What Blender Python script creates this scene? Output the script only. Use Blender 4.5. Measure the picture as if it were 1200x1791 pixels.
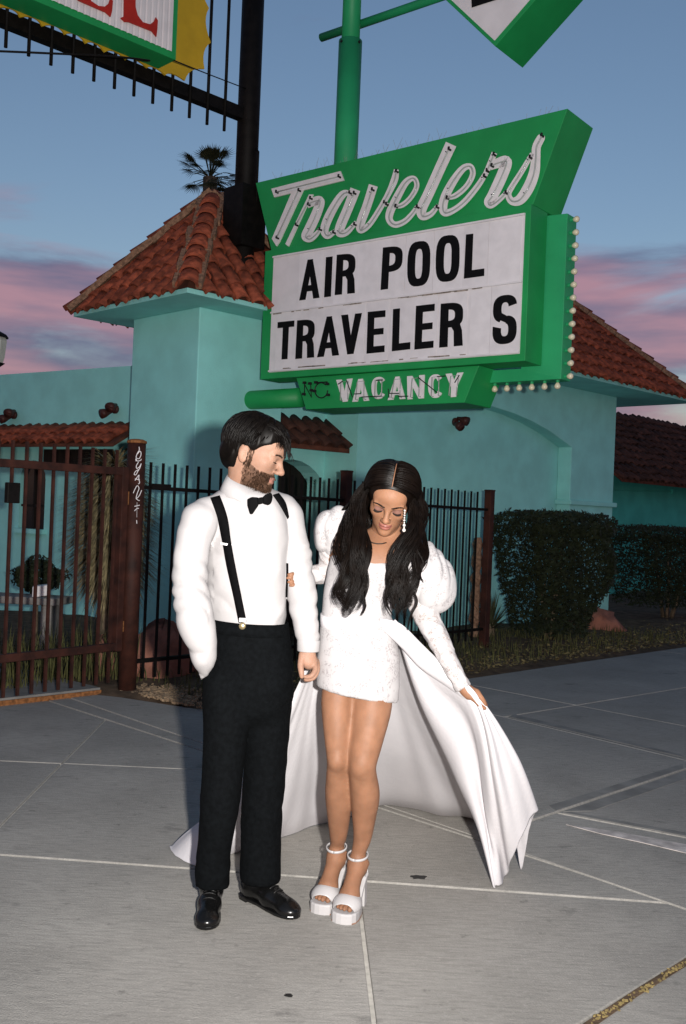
import bpy, math, random
import numpy as np
from mathutils import Vector, Matrix

random.seed(7); np.random.seed(7)
for _o in list(bpy.data.objects): bpy.data.objects.remove(_o)
SC = bpy.context.scene
COL = SC.collection

# ------------------------------------------------------------------ camera
W_PX, H_PX, F_PX = 1200.0, 1791.0, 1741.0
CAM_H = 1.46
ROLL = math.radians(2.3)
cam_d = bpy.data.cameras.new('camera'); cam = bpy.data.objects.new('camera', cam_d); COL.objects.link(cam)
cam_d.sensor_fit = 'VERTICAL'; cam_d.sensor_height = 36.0; cam_d.lens = 36.0*F_PX/H_PX
cam_d.clip_start = 0.05; cam_d.clip_end = 2000
cam.location = (0, 0, CAM_H)
cam.rotation_euler = (Matrix.Rotation(math.pi/2, 4, 'X') @ Matrix.Rotation(ROLL, 4, 'Z')).to_euler()
SC.camera = cam
SC.render.resolution_x = 686; SC.render.resolution_y = 1024

# ------------------------------------------------------------------ dusk sky
world = bpy.data.worlds.new('World'); SC.world = world; world.use_nodes = True
nt = world.node_tree; nt.nodes.clear()
def N(t, tree=None, **kw):
    n = (tree or nt).nodes.new(t)
    for k, v in kw.items(): setattr(n, k, v)
    return n
SUN_EL, SUN_ROT = math.radians(2.6), math.radians(185)
sky = N('ShaderNodeTexSky', sky_type='NISHITA', sun_disc=False, sun_elevation=SUN_EL, sun_rotation=SUN_ROT,
        altitude=600, air_density=1.0, dust_density=0.6, ozone_density=3.0)
tc = N('ShaderNodeTexCoord'); sep = N('ShaderNodeSeparateXYZ')
nt.links.new(tc.outputs['Generated'], sep.inputs[0])
mp = N('ShaderNodeMapping'); mp.inputs['Scale'].default_value = (2.3, 2.3, 7.0); mp.inputs['Location'].default_value = (3.1, 0.4, 0.55)
nt.links.new(tc.outputs['Generated'], mp.inputs['Vector'])
cn = N('ShaderNodeTexNoise'); cn.inputs['Scale'].default_value = 1.5; cn.inputs['Detail'].default_value = 9; cn.inputs['Roughness'].default_value = .55
cn.inputs['Distortion'].default_value = .35
nt.links.new(mp.outputs[0], cn.inputs['Vector'])
band = N('ShaderNodeMapRange'); band.interpolation_type = 'SMOOTHSTEP'      # clouds lie low over the horizon
band.inputs['From Min'].default_value = 0.36; band.inputs['From Max'].default_value = 0.17
band.inputs['To Min'].default_value = -0.16; band.inputs['To Max'].default_value = 0.20
nt.links.new(sep.outputs['Z'], band.inputs['Value'])
ad = N('ShaderNodeMath', operation='ADD'); nt.links.new(cn.outputs['Fac'], ad.inputs[0]); nt.links.new(band.outputs[0], ad.inputs[1])
cr = N('ShaderNodeMapRange'); cr.interpolation_type = 'SMOOTHSTEP'
cr.inputs['From Min'].default_value = .48; cr.inputs['From Max'].default_value = .66; cr.inputs['To Max'].default_value = .85
nt.links.new(ad.outputs[0], cr.inputs['Value'])
cn2 = N('ShaderNodeTexNoise'); cn2.inputs['Scale'].default_value = 2.2; cn2.inputs['Detail'].default_value = 6
mp2 = N('ShaderNodeMapping'); mp2.inputs['Scale'].default_value = (1.6, 1.6, 11.0); mp2.inputs['Location'].default_value = (1.3, 2.2, 0.1)
nt.links.new(tc.outputs['Generated'], mp2.inputs['Vector']); nt.links.new(mp2.outputs[0], cn2.inputs['Vector'])
ccol = N('ShaderNodeValToRGB')
ccol.color_ramp.elements[0].position = .40; ccol.color_ramp.elements[0].color = (.115, .108, .20, 1)
ccol.color_ramp.elements[1].position = .60; ccol.color_ramp.elements[1].color = (.43, .215, .265, 1)
nt.links.new(cn2.outputs['Fac'], ccol.inputs['Fac'])
bg = N('ShaderNodeBackground'); bg.inputs['Strength'].default_value = 0.15
bgc = N('ShaderNodeBackground'); bgc.inputs['Strength'].default_value = 0.5
gm = N('ShaderNodeMixRGB', blend_type='MULTIPLY'); gm.inputs['Fac'].default_value = 1.0; gm.inputs['Color2'].default_value = (1.60, 1.02, .84, 1)   # film balance of the dusk sky
nt.links.new(sky.outputs[0], gm.inputs['Color1'])
nt.links.new(gm.outputs[0], bg.inputs['Color']); nt.links.new(ccol.outputs[0], bgc.inputs['Color'])
mx = N('ShaderNodeMixShader'); nt.links.new(cr.outputs[0], mx.inputs[0]); nt.links.new(bg.outputs[0], mx.inputs[1]); nt.links.new(bgc.outputs[0], mx.inputs[2])
wo = N('ShaderNodeOutputWorld'); nt.links.new(mx.outputs[0], wo.inputs['Surface'])

# the photographer's flash gun, held just right of the lens: the hard light that throws the couple's shadows on the walls
fl_d = bpy.data.lights.new('flash_gun', 'SPOT'); fl = bpy.data.objects.new('flash_gun', fl_d); COL.objects.link(fl)
fl.location = (0.20, -0.02, 1.54); fl_d.shadow_soft_size = 0.035; fl_d.energy = 900; fl_d.color = (1.0, .965, .92)
fl_d.spot_size = math.radians(112); fl_d.spot_blend = 1.0; fl.rotation_euler = (math.radians(90+7), 0, math.radians(4))

vs = SC.view_settings
SC.display_settings.display_device = 'sRGB'
vs.view_transform = 'Standard'; vs.look = 'None'; vs.exposure = 1.0; vs.gamma = 1; vs.use_curve_mapping = False

# ------------------------------------------------------------------ pixel -> place
_c, _s = math.cos(ROLL), math.sin(ROLL)
def ray(u, v):
    a, b = u-W_PX/2, v-H_PX/2
    return Vector(((a*_c+b*_s)/F_PX, 1.0, (a*_s-b*_c)/F_PX))
def P(u, v, d): r = ray(u, v); return Vector((r.x*d, d, CAM_H+r.z*d))
def G(u, v, z=0.0): r = ray(u, v); d = (z-CAM_H)/r.z; return P(u, v, d)
def PLN(u, v, o, n):
    r = ray(u, v); c = Vector((0, 0, CAM_H)); t = (o-c).dot(n)/r.dot(n); return c+r*t
S2 = math.sqrt(.5)
E1 = Vector((S2, S2, 0)); E2 = Vector((-S2, S2, 0)); UP = Vector((0, 0, 1))     # along / away from the street
def ST(q, p, z): return Vector(((q-p)*S2, (q+p)*S2, z))
def SP(u, v, p): return PLN(u, v, ST(0, p, 0), E2)       # pixel on the plane p metres from the street datum
def qof(w): return w.x*S2+w.y*S2
def pof(w): return -w.x*S2+w.y*S2

# ------------------------------------------------------------------ materials
def mat(name, col, rough=.7, var=.12, scale=6., bump=0., bscale=60., spec=.3, rand=0., metal=0., col2=None, thr=(.35, .65), detail=5, sheen=0, coat=0, stretch=None, trans=0):
    m = bpy.data.materials.new(name); m.use_nodes = True; t = m.node_tree; b = t.nodes['Principled BSDF']
    b.inputs['Roughness'].default_value = rough; b.inputs['Specular IOR Level'].default_value = spec; b.inputs['Metallic'].default_value = metal
    if coat: b.inputs['Coat Weight'].default_value = coat; b.inputs['Coat Roughness'].default_value = .12
    if sheen: b.inputs['Sheen Weight'].default_value = sheen
    g = t.nodes.new('ShaderNodeNewGeometry'); src = g.outputs['Position']
    if stretch:
        mpp = t.nodes.new('ShaderNodeMapping'); mpp.inputs['Scale'].default_value = stretch; t.links.new(src, mpp.inputs[0]); src = mpp.outputs[0]
    n = t.nodes.new('ShaderNodeTexNoise'); n.inputs['Scale'].default_value = scale; n.inputs['Detail'].default_value = detail; t.links.new(src, n.inputs['Vector'])
    r = t.nodes.new('ShaderNodeValToRGB'); r.color_ramp.elements[0].position = thr[0]; r.color_ramp.elements[1].position = thr[1]
    c1 = col2 if col2 else tuple(c*(1-var) for c in col); c2 = col if col2 else tuple(min(1, c*(1+var)) for c in col)
    r.color_ramp.elements[0].color = (*c1, 1); r.color_ramp.elements[1].color = (*c2, 1); t.links.new(n.outputs['Fac'], r.inputs['Fac'])
    out = r.outputs[0]
    if rand:
        oi = t.nodes.new('ShaderNodeObjectInfo'); mr = t.nodes.new('ShaderNodeMapRange'); mr.inputs['To Min'].default_value = 1-rand; mr.inputs['To Max'].default_value = 1+rand
        t.links.new(oi.outputs['Random'], mr.inputs['Value']); h = t.nodes.new('ShaderNodeHueSaturation'); t.links.new(mr.outputs[0], h.inputs['Value']); t.links.new(out, h.inputs['Color']); out = h.outputs[0]
    t.links.new(out, b.inputs['Base Color'])
    if bump:
        nb = t.nodes.new('ShaderNodeTexNoise'); nb.inputs['Scale'].default_value = bscale; nb.inputs['Detail'].default_value = 4; t.links.new(src, nb.inputs['Vector'])
        bp = t.nodes.new('ShaderNodeBump'); bp.inputs['Strength'].default_value = bump; bp.inputs['Distance'].default_value = .01; t.links.new(nb.outputs['Fac'], bp.inputs['Height']); t.links.new(bp.outputs[0], b.inputs['Normal'])
    if trans: b.inputs['Transmission Weight'].default_value = trans
    return m

def concrete(m):
    t = m.node_tree; b = t.nodes['Principled BSDF']; src = b.inputs['Base Color'].links[0].from_socket; g = t.nodes.new('ShaderNodeNewGeometry')
    def layer(src, scale, lo, hi, col, amt, stretch=(1, 1, 1), rot=0.0):
        mp_ = t.nodes.new('ShaderNodeMapping'); mp_.inputs['Scale'].default_value = stretch; mp_.inputs['Rotation'].default_value = (0, 0, rot); t.links.new(g.outputs['Position'], mp_.inputs[0])
        n = t.nodes.new('ShaderNodeTexNoise'); n.inputs['Scale'].default_value = scale; n.inputs['Detail'].default_value = 8; n.inputs['Roughness'].default_value = .65; t.links.new(mp_.outputs[0], n.inputs['Vector'])
        r = t.nodes.new('ShaderNodeMapRange'); r.inputs['From Min'].default_value = lo; r.inputs['From Max'].default_value = hi; r.inputs['To Max'].default_value = amt; t.links.new(n.outputs['Fac'], r.inputs['Value'])
        x = t.nodes.new('ShaderNodeMixRGB'); t.links.new(r.outputs[0], x.inputs['Fac']); t.links.new(src, x.inputs['Color1']); x.inputs['Color2'].default_value = (*col, 1); return x.outputs[0]
    o = layer(src, 1.3, .40, .66, (.19, .182, .17), .55)
    o = layer(o, 3.2, .61, .72, (.09, .085, .08), .7, (1, 1.7, 1))
    o = layer(o, 14, .62, .72, (.10, .095, .088), .7)
    o = layer(o, 9, .42, .75, (.15, .145, .135), .7, (1.2, 9, 1), .5)
    o = layer(o, 60, .52, .70, (.40, .38, .35), .45)
    o = layer(o, 220, .50, .68, (.13, .125, .115), .5)
    t.links.new(o, b.inputs['Base Color'])
# ------------------------------------------------------------------ mesh builder and object helpers
class MB:
    def __init__(s): s.v = []; s.f = []
    def prism(s, pts, off):
        n = len(pts); k = len(s.v); off = Vector(off)
        s.v += [Vector(p) for p in pts]+[Vector(p)+off for p in pts]
        s.f.append(tuple(range(k, k+n))); s.f.append(tuple(range(k+2*n-1, k+n-1, -1)))
        for i in range(n): j = (i+1) % n; s.f.append((k+j, k+i, k+n+i, k+n+j))
        return s
    def box(s, c, ax, ay, az):
        c = Vector(c); ax, ay, az = Vector(ax), Vector(ay), Vector(az); k = len(s.v)
        for a in (-1, 1):
            for b in (-1, 1):
                for d in (-1, 1): s.v.append(c+ax*a+ay*b+az*d)
        s.f += [(k, k+1, k+3, k+2), (k+4, k+6, k+7, k+5), (k, k+4, k+5, k+1), (k+2, k+3, k+7, k+6), (k, k+2, k+6, k+4), (k+1, k+5, k+7, k+3)]
        return s
    def tube(s, pts, rad, n=8, cap=True, flat=None):
        pts = [Vector(p) for p in pts]; m = len(pts)
        if not hasattr(rad, '__len__'): rad = [rad]*m
        t0 = (pts[1]-pts[0]).normalized(); a = t0.orthogonal().normalized(); k = len(s.v); pt = t0
        for i in range(m):
            t = (pts[min(i+1, m-1)]-pts[max(i-1, 0)])
            t = t.normalized() if t.length > 1e-9 else pt
            q = pt.rotation_difference(t); a = (q @ a); a = (a-t*a.dot(t)).normalized(); b = t.cross(a); pt = t
            for j in range(n):
                th = 2*math.pi*j/n; s.v.append(pts[i]+(a*math.cos(th)+b*math.sin(th))*rad[i])
        for i in range(m-1):
            for j in range(n): jj = (j+1) % n; s.f.append((k+i*n+j, k+i*n+jj, k+(i+1)*n+jj, k+(i+1)*n+j))
        if cap: s.f.append(tuple(k+j for j in range(n-1, -1, -1))); s.f.append(tuple(k+(m-1)*n+j for j in range(n)))
        return s
    def lathe(s, o, axis, prof, n=12):      # prof: (along, radius)
        axis = Vector(axis).normalized(); return s.tube([Vector(o)+axis*h for h, r in prof], [r for h, r in prof], n)
    def grid(s, rows):
        k = len(s.v); m = len(rows[0])
        for r in rows: s.v += [Vector(p) for p in r]
        for i in range(len(rows)-1):
            for j in range(m-1): s.f.append((k+i*m+j, k+i*m+j+1, k+(i+1)*m+j+1, k+(i+1)*m+j))
        return s
    def mesh(s, name, org=Vector((0, 0, 0)), smooth=False):
        me = bpy.data.meshes.new(name); me.from_pydata([tuple(v-org) for v in s.v], [], s.f); me.update()
        if smooth: me.polygons.foreach_set('use_smooth', [True]*len(me.polygons))
        return me
ORG = {}
def thing(name, label, cat, loc=(0, 0, 0), group=None):
    o = bpy.data.objects.new(name, None); COL.objects.link(o); o.location = loc; o.empty_display_size = .1
    o['label'] = label; o['category'] = cat
    if group: o['group'] = group
    ORG[o.name] = Vector(loc); return o
def link(name, me, mt, parent=None, M=None, label=None, cat=None, group=None, kind=None):
    o = bpy.data.objects.new(name, me); COL.objects.link(o)
    if mt is not None and not me.materials: me.materials.append(mt)
    org = ORG[parent.name] if parent else Vector((0, 0, 0))
    if parent: o.parent = parent
    if M is not None:
        o.matrix_basis = Matrix.Translation(-org) @ M
        ORG[o.name] = org                                   # (moved pieces carry no children)
    else: ORG[o.name] = org
    if label: o['label'] = label
    if cat: o['category'] = cat
    if group: o['group'] = group
    if kind: o['kind'] = kind
    return o
def part(name, mb, mt, parent, smooth=False, label=None, kind=None):
    return link(name, mb.mesh(name, ORG[parent.name], smooth), mt, parent, label=label, kind=kind)
def solo(name, mb, mt, loc=None, smooth=False, **kw):
    loc = Vector(loc) if loc is not None else Vector((0, 0, 0))
    o = link(name, mb.mesh(name, loc, smooth), mt, None, **kw); o.location = loc; ORG[o.name] = loc; return o
def frame(x, y, z, o): return Matrix(((x.x, y.x, z.x, o.x), (x.y, y.y, z.y, o.y), (x.z, y.z, z.z, o.z), (0, 0, 0, 1)))
def bevel(o, w=.006, seg=2):
    m = o.modifiers.new('bevel', 'BEVEL'); m.width = w; m.segments = seg; m.limit_method = 'ANGLE'; return o
def catmull(pts, n=6):
    pts = [np.array(p, float) for p in pts]; out = []
    for i in range(len(pts)-1):
        p0 = pts[max(i-1, 0)]; p1 = pts[i]; p2 = pts[i+1]; p3 = pts[min(i+2, len(pts)-1)]
        for k in range(n):
            t = k/n; out.append(.5*((2*p1)+(-p0+p2)*t+(2*p0-5*p1+4*p2-p3)*t*t+(-p0+3*p1-3*p2+p3)*t**3))
    out.append(pts[-1]); return out

# palette
M = {}
M['teal'] = mat('teal_stucco', (.30, .71, .675), .85, .07, 3, .35, 140)
M['teal_far'] = mat('green_stucco', (.06, .42, .36), .85, .1, 3, .3, 120)
M['tile'] = mat('terracotta', (.235, .056, .027), .8, .42, 13, .3, 90, rand=.28)
M['tile_bed'] = mat('terracotta_pan', (.10, .035, .02), .9, .3, 9)
M['mortar'] = mat('roof_mortar', (.25, .145, .09), .9, .35, 30, .6, 90)
M['tile_dark'] = mat('old_brown_tile', (.058, .024, .017), .85, .35, 8, .3, 60, rand=.3)
M['green'] = mat('green_enamel', (.012, .30, .078), .5, .10, 2.5, .05, 30, .4)
M['green_edge'] = mat('green_enamel_light', (.02, .34, .13), .5, .10, 2.5, .05, 30, .4)
M['board'] = mat('letterboard_white', (.78, .75, .76), .5, .06, 5)
M['panel'] = mat('letter_panel_acrylic', (.80, .77, .78), .35, .05, 9, rand=.05, spec=.4)
M['grime'] = mat('board_grime', (.30, .25, .21), .8, .4, 40)
M['black'] = mat('black_letter', (.005, .005, .0055), .6, .2, 20, spec=.12)
M['white'] = mat('white_enamel', (.80, .77, .77), .5, .05, 14)
M['neon'] = mat('neon_glass_tube', (.42, .45, .42), .15, .1, 20, spec=.6)
M['blackrub'] = mat('black_rubber', (.01, .01, .01), .5, .1, 20)
M['blackpaint'] = mat('black_steel', (.0055, .0045, .004), .6, .4, 12, .1, 60, spec=.15)
M['rust'] = mat('rusty_brown_steel', (.036, .0105, .006), .7, .45, 9, .25, 70)
M['rustlite'] = mat('rust_edge', (.22, .09, .03), .8, .4, 40, .2, 80)
M['bulb'] = mat('bulb_glass', (.74, .67, .48), .25, .05, 20, spec=.6)
M['yellow'] = mat('yellow_paint', (.58, .36, .02), .6, .08, 4, .05, 30)
M['red'] = mat('red_paint', (.42, .022, .012), .55, .1, 8)
M['corr'] = mat('corrugated_white', (.76, .72, .72), .5, .06, 5)
M['conc'] = mat('concrete', (.34, .322, .294), .9, .18, 2.6, .35, 160, rand=.07, detail=9)
M['joint'] = mat('joint_filler', (.46, .44, .40), .9, .15, 30, .3, 120)
M['soil'] = mat('dry_soil', (.10, .065, .04), .95, .4, 8, .6, 60)
M['ground'] = mat('ground_dirt', (.11, .09, .07), .95, .3, 1, .4, 30)
M['rock'] = mat('red_rock', (.26, .11, .075), .9, .3, 7, .6, 25)
M['gravel'] = mat('gravel', (.30, .21, .13), .9, .4, 40, rand=.3)
M['leaf'] = mat('hedge_leaf', (.018, .024, .010), .6, .4, 12)
M['drygrass'] = mat('dry_grass', (.20, .15, .06), .9, .5, 9)
M['weed'] = mat('weed_green', (.075, .075, .025), .9, .5, 9)
M['yucca'] = mat('yucca_dry', (.23, .19, .10), .8, .5, 14)
M['palmleaf'] = mat('palm_leaf', (.045, .05, .022), .7, .4, 10)
M['bark'] = mat('bark', (.16, .12, .08), .9, .4, 14, .6, 40)
M['woodd'] = mat('dark_wood', (.010, .007, .005), .7, .4, 6, stretch=(8, 8, 1))
M['glassdark'] = mat('dark_glass', (.012, .014, .016), .15, .1, 5, spec=.5)
M['greypaint'] = mat('grey_fixture', (.35, .36, .33), .5, .1, 10)
M['redfix'] = mat('dark_red_fixture', (.06, .018, .014), .5, .2, 20)
concrete(M['conc'])
# ================================================================== THE SETTING
# ---- ground and pavement
g = MB(); g.prism([(-600, -600, -.10), (600, -600, -.10), (600, 900, -.10), (-600, 900, -.10)], (0, 0, -.2))
solo('ground', g, M['ground'], kind='structure')
GATE_P = 6.68; WALK_P = 5.53
cB = G(345, 1240); cC = G(175, 1214)
b1 = ST(qof(cC)-8, pof(cC), 0)
walk = [Vector((-9, -3, 0)), Vector((6, -3, 0)), ST(22, -8, 0), ST(22, WALK_P, 0), ST(qof(cB)+.25, WALK_P, 0), cB, cC, b1]
walk = [Vector((p.x, p.y, 0)) for p in walk]
base = MB(); base.prism([p+Vector((0, 0, -.012)) for p in walk], (0, 0, -.08))
sidewalk = solo('sidewalk', base, M['joint'], kind='structure')
def cutpoly(poly, a, b):
    d = (b-a); n = Vector((-d.y, d.x, 0)); out = ([], [])
    for i in range(len(poly)):
        p, q = poly[i], poly[(i+1) % len(poly)]; sp, sq = (p-a).dot(n), (q-a).dot(n)
        out[0 if sp >= 0 else 1].append(p)
        if sp*sq < 0:
            x = p+(q-p)*(sp/(sp-sq)); out[0].append(x); out[1].append(x)
    return [o for o in out if len(o) > 2]
def cen(p): return sum(p, Vector())/len(p)
def side(pt, a, b): d = b-a; return (pt-a).dot(Vector((-d.y, d.x, 0)))
polys = [walk]
def cut(u0, v0, u1, v1, cond=lambda c: True):
    a, b = G(u0, v0), G(u1, v1); res = []
    for p in polys:
        if cond(cen(p)): res += cutpoly(p, a, b)
        else: res.append(p)
    polys[:] = res
D1 = (G(660, 1405), G(1200, 1590)); L2 = (G(0, 1495), G(1150, 1578))
cut(660, 1405, 1200, 1590)
inA = lambda c: side(c, *D1) < 0
inB = lambda c: side(c, *D1) >= 0
cut(0, 1495, 1150, 1578, inA)
up2 = lambda c: inA(c) and side(c, *L2) > 0
lo2 = lambda c: inA(c) and side(c, *L2) <= 0
cut(145, 1245, 330, 1305, up2)
C5 = (G(145, 1245), G(330, 1305))
up3 = lambda c: up2(c) and side(c, *C5) < 0
cut(0, 1445, 185, 1258, up3); cut(0, 1330, 330, 1345, up3)
cut(634, 1620, 655, 1791, lo2)
cut(1015, 1791, 1200, 1676, lo2)
cut(975, 1420, 1200, 1345, inB); LB = (G(975, 1420), G(1200, 1345)); cut(885, 1255, 1200, 1330, lambda c: inB(c) and side(c, *LB) > 0); cut(960, 1419, 1200, 1465, lambda c: inB(c) and side(c, *LB) < 0)
LC = (G(885, 1255), G(1200, 1330)); cut(960, 1241, 1200, 1202, lambda c: inB(c) and side(c, *LC) > 0); cut(960, 1224, 1200, 1270, lambda c: inB(c) and side(c, *LC) > 0)
for k in range(1, 9):
    a = ST(0, 0, 0)+E1*(9.3+k*1.5); res = []
    for p in polys: res += cutpoly(p, a, a+E2) if inB(cen(p)) and qof(cen(p)) > 9.3 else [p]
    polys[:] = res
def inset(poly, w):
    c = list(poly); ar = sum(c[i].x*c[(i+1) % len(c)].y-c[(i+1) % len(c)].x*c[i].y for i in range(len(c)))
    if ar < 0: c.reverse()
    c = [p for i, p in enumerate(c) if (p-c[i-1]).length > 1e-4]; out = []
    for i in range(len(c)):                     # mitred inset, good for concave slabs too
        d0, d1 = (c[i]-c[i-1]).normalized(), (c[(i+1) % len(c)]-c[i]).normalized(); n0, n1 = Vector((-d0.y, d0.x, 0)), Vector((-d1.y, d1.x, 0)); m = n0+n1
        if m.length < .2: out.append(c[i]+n0*w); continue
        m.normalize(); out.append(c[i]+m*min(w/max(.3, m.dot(n0)), 3*w))
    return out
for i, p in enumerate(polys):
    q = inset(p, .0075)
    if not q or len(q) < 3: continue
    z = random.uniform(-.0015, .0015)
    mb = MB(); mb.prism([v+Vector((0, 0, z)) for v in reversed(q)], (0, 0, -.06))
    o = part('slab', mb, M['conc'], sidewalk); bevel(o, .004, 2)
# paint smear on the apron, dark repair bands beside two joints, stains and dropped leaves
def flatpatch(pts, z=.004): return [Vector((p.x, p.y, z)) for p in pts]
M['paint'] = mat('worn_pale_paint', (.45, .41, .39), .85, .3, 12, .2, 90)
M['band'] = mat('damp_concrete', (.20, .195, .185), .9, .2, 6, .3, 140)
mb = MB(); mb.prism(flatpatch([G(990, 1443), G(1080, 1456), G(1200, 1478), G(1290, 1500), G(1290, 1530), G(1200, 1493), G(1120, 1474), G(1050, 1459)]), (0, 0, -.003))
solo('painted_kerb_line', mb, M['paint'], kind='structure')
for a, b, c, d in (((960, 1410), (1195, 1336), (1195, 1344.5), (972, 1418.5)), ((985, 1420), (1200, 1349), (1200, 1363), (1035, 1419)),
                   ((1000, 1421), (1200, 1457), (1200, 1463), (985, 1422)), ((900, 1250), (1190, 1320), (1200, 1326), (890, 1254))):
    mb = MB(); mb.prism(flatpatch([G(*a), G(*b), G(*c), G(*d)], .003), (0, 0, -.002)); solo('repair_strip', mb, M['band'], kind='structure')
M['stain'] = mat('dark_stain', (.14, .13, .12), .9, .3, 20, .2, 100)
for (u, v, r) in ((733, 1535, .024), (505, 1742, .010)):
    c = G(u, v); pts = []
    for k in range(14): a = 2*math.pi*k/14; rr = r*random.uniform(.55, 1.15); pts.append(Vector((c.x+math.cos(a)*rr*1.5, c.y+math.sin(a)*rr, .0032)))
    mb = MB(); mb.prism(pts, (0, 0, -.002)); solo('pavement_stain', mb, M['stain'] if r > .025 else M['blackrub'], kind='structure')
mb = MB(); mb.prism(flatpatch([G(1022, 1791), G(1110, 1733), G(1200, 1677), G(1260, 1640), G(1260, 1652), G(1200, 1691), G(1115, 1744), G(1048, 1791), G(1020, 1812), G(995, 1812)], .0035), (0, 0, -.002)); solo('kerb_gap', mb, M['soil'], kind='structure')
mb = MB()
for i in range(130):
    f_ = random.random(); c = G(1035+f_*190, 1791-f_*121+random.gauss(0, 3)); r_ = random.uniform(.002, .006); a_ = random.random()*6
    mb.box((c.x, c.y, .006), (r_*math.cos(a_), r_*math.sin(a_), 0), (-r_*math.sin(a_)*.6, r_*math.cos(a_)*.6, .001), (0, 0, r_*.35))
solo('kerb_debris', mb, M['drygrass'], kind='stuff', label='dry leaf scraps and grit in the kerb joint at lower right', cat='debris')
# planting bed behind the pavement (slightly mounded) with red rocks
rows = []
for i in range(60):
    row = []
    for j in range(16):
        q = -6+i*.45; qC, pC, qB, pB = qof(cC), pof(cC), qof(cB), pof(cB); p = (pC+.02 if q < qC else (pC+(pB-pC)*(q-qC)/(qB-qC)+.02 if q < qB else WALK_P))+j*.42; w = ST(q, p, 0)
        w.z = -.02+.05*min(1, j/3)+.03*math.sin(q*3.1+j)+random.uniform(-.012, .012)
        if j == 0: w.z = -.03
        row.append(w)
    rows.append(row)
mb = MB(); mb.grid(rows); solo('planting_bed', mb, M['soil'], smooth=True, kind='structure')
# apron inside the gate lies over the bed
mb = MB(); mb.prism([cC+Vector((0, 0, .05)), b1+Vector((0, 0, .05)), b1+E2*5+Vector((0, 0, .05)), cC+E2*5-E1*.35+Vector((0, 0, .05))][::-1], (0, 0, -.1))
solo('driveway', mb, M['band'], kind='structure')
mb = MB(); mb.box(ST(qof(cC)-2.0, pof(cC)+.02, .012), E1*2.0, E2*.035, UP*.022); solo('gate_track', mb, M['rustlite'], kind='structure')

def rock(c, sx, sy, sz, label, seed):
    rnd = random.Random(seed); mb = MB(); rows = []
    for i in range(7):
        th = math.pi*.5*i/6; row = []
        for j in range(13):
            ph = 2*math.pi*(j % 12)/12; k = 1+.22*math.sin(3*ph+seed+i)+.12*math.sin(7*ph+seed*2+2*i)
            row.append(Vector(c)+Vector((sx*math.cos(th)*math.cos(ph)*k, sy*math.cos(th)*math.sin(ph)*k, sz*math.sin(th)*(1+.15*math.sin(5*ph+seed)))))
        rows.append(row)
    mb.grid(rows); return solo('red_boulder', mb, M['rock'], loc=c, smooth=True, label=label, cat='rock')
rock(G(285, 1178), .34, .3, .42, 'red sandstone boulder behind the iron fence beside the pillar', 1)
rock(G(183, 1178), .16, .2, .30, 'small red boulder between gate and round rusty post', 5)
w = SP(1040, 1112, 7.0); rock(Vector((w.x, w.y, 0)), .40, .3, .30, 'flat red boulder at the foot of the trimmed hedge', 3)
# gravel by the gate post
gm_ = MB(); gm_.prism([Vector((math.cos(a)*.014, math.sin(a)*.012, 0)) for a in [i*math.pi/3 for i in range(6)]], (0, 0, .012))
mb = MB()
for i in range(900):
    uu, vv = random.gauss(285, 32), random.gauss(1219, 10)
    if not (1196+max(0, uu-300)*.2 < vv < 1213+max(0, uu-235)*.24): continue
    c = G(uu, vv, .02)
    r = random.uniform(.006, .016); a = random.random()*3
    mb.box((c.x, c.y, .024), (r*math.cos(a), r*math.sin(a), random.uniform(-.004, .004)), (-r*math.sin(a)*.8, r*math.cos(a)*.8, random.uniform(-.004, .004)), (0, 0, r*.6))
solo('gravel', mb, M['gravel'], kind='stuff', label='loose pale gravel on the soil beside the round gate post', cat='gravel')
# leaf litter and dry grass
mb = MB()
for i in range(5200):
    q = random.uniform(5.2, 16); p = WALK_P+abs(random.gauss(0, .55))+.03
    c = ST(q, p, .03+random.random()*.03); a = random.random()*6.28; r = random.uniform(.012, .03)
    k = len(mb.v); d = Vector((math.cos(a), math.sin(a), random.uniform(-.5, .5)))*r; e = Vector((-math.sin(a), math.cos(a), random.uniform(-.5, .5)))*r*.5
    mb.v += [c-d, c+e, c+d, c-e]; mb.f.append((k, k+1, k+2, k+3))
solo('leaf_litter', mb, M['drygrass'], kind='stuff', label='dry fallen leaves along the bed beside the pavement', cat='leaves')
def blades(region, n, h, mtl, name, label, w=.006):
    mb = MB()
    for i in range(n):
        c = region(); hh = h*random.uniform(.4, 1.15); a = random.random()*6.28; ln = random.uniform(.05, .5)*hh
        d = Vector((math.cos(a), math.sin(a), 0)); s_ = Vector((-d.y, d.x, 0))*w; k = len(mb.v)
        mb.v += [c-s_, c+s_, c+d*ln*.4+s_*.8+UP*hh*.6, c+d*ln*.4-s_*.8+UP*hh*.6, c+d*ln+UP*hh]
        mb.f += [(k, k+1, k+2, k+3), (k+3, k+2, k+4)]
    solo(name, mb, mtl, kind='stuff', label=label, cat='grass')
blades(lambda: ST(random.uniform(0, 4.6), random.uniform(6.9, 7.8), .04), 2600, .40, M['weed'], 'dry_weeds', 'dry weeds growing low behind the iron gate', .005)
blades(lambda: ST(random.uniform(4.5, 12), random.uniform(5.75, 7.6), .02), 2600, .13, M['weed'], 'dry_grass', 'short dry grass in the bed along the fence', .004)

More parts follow.
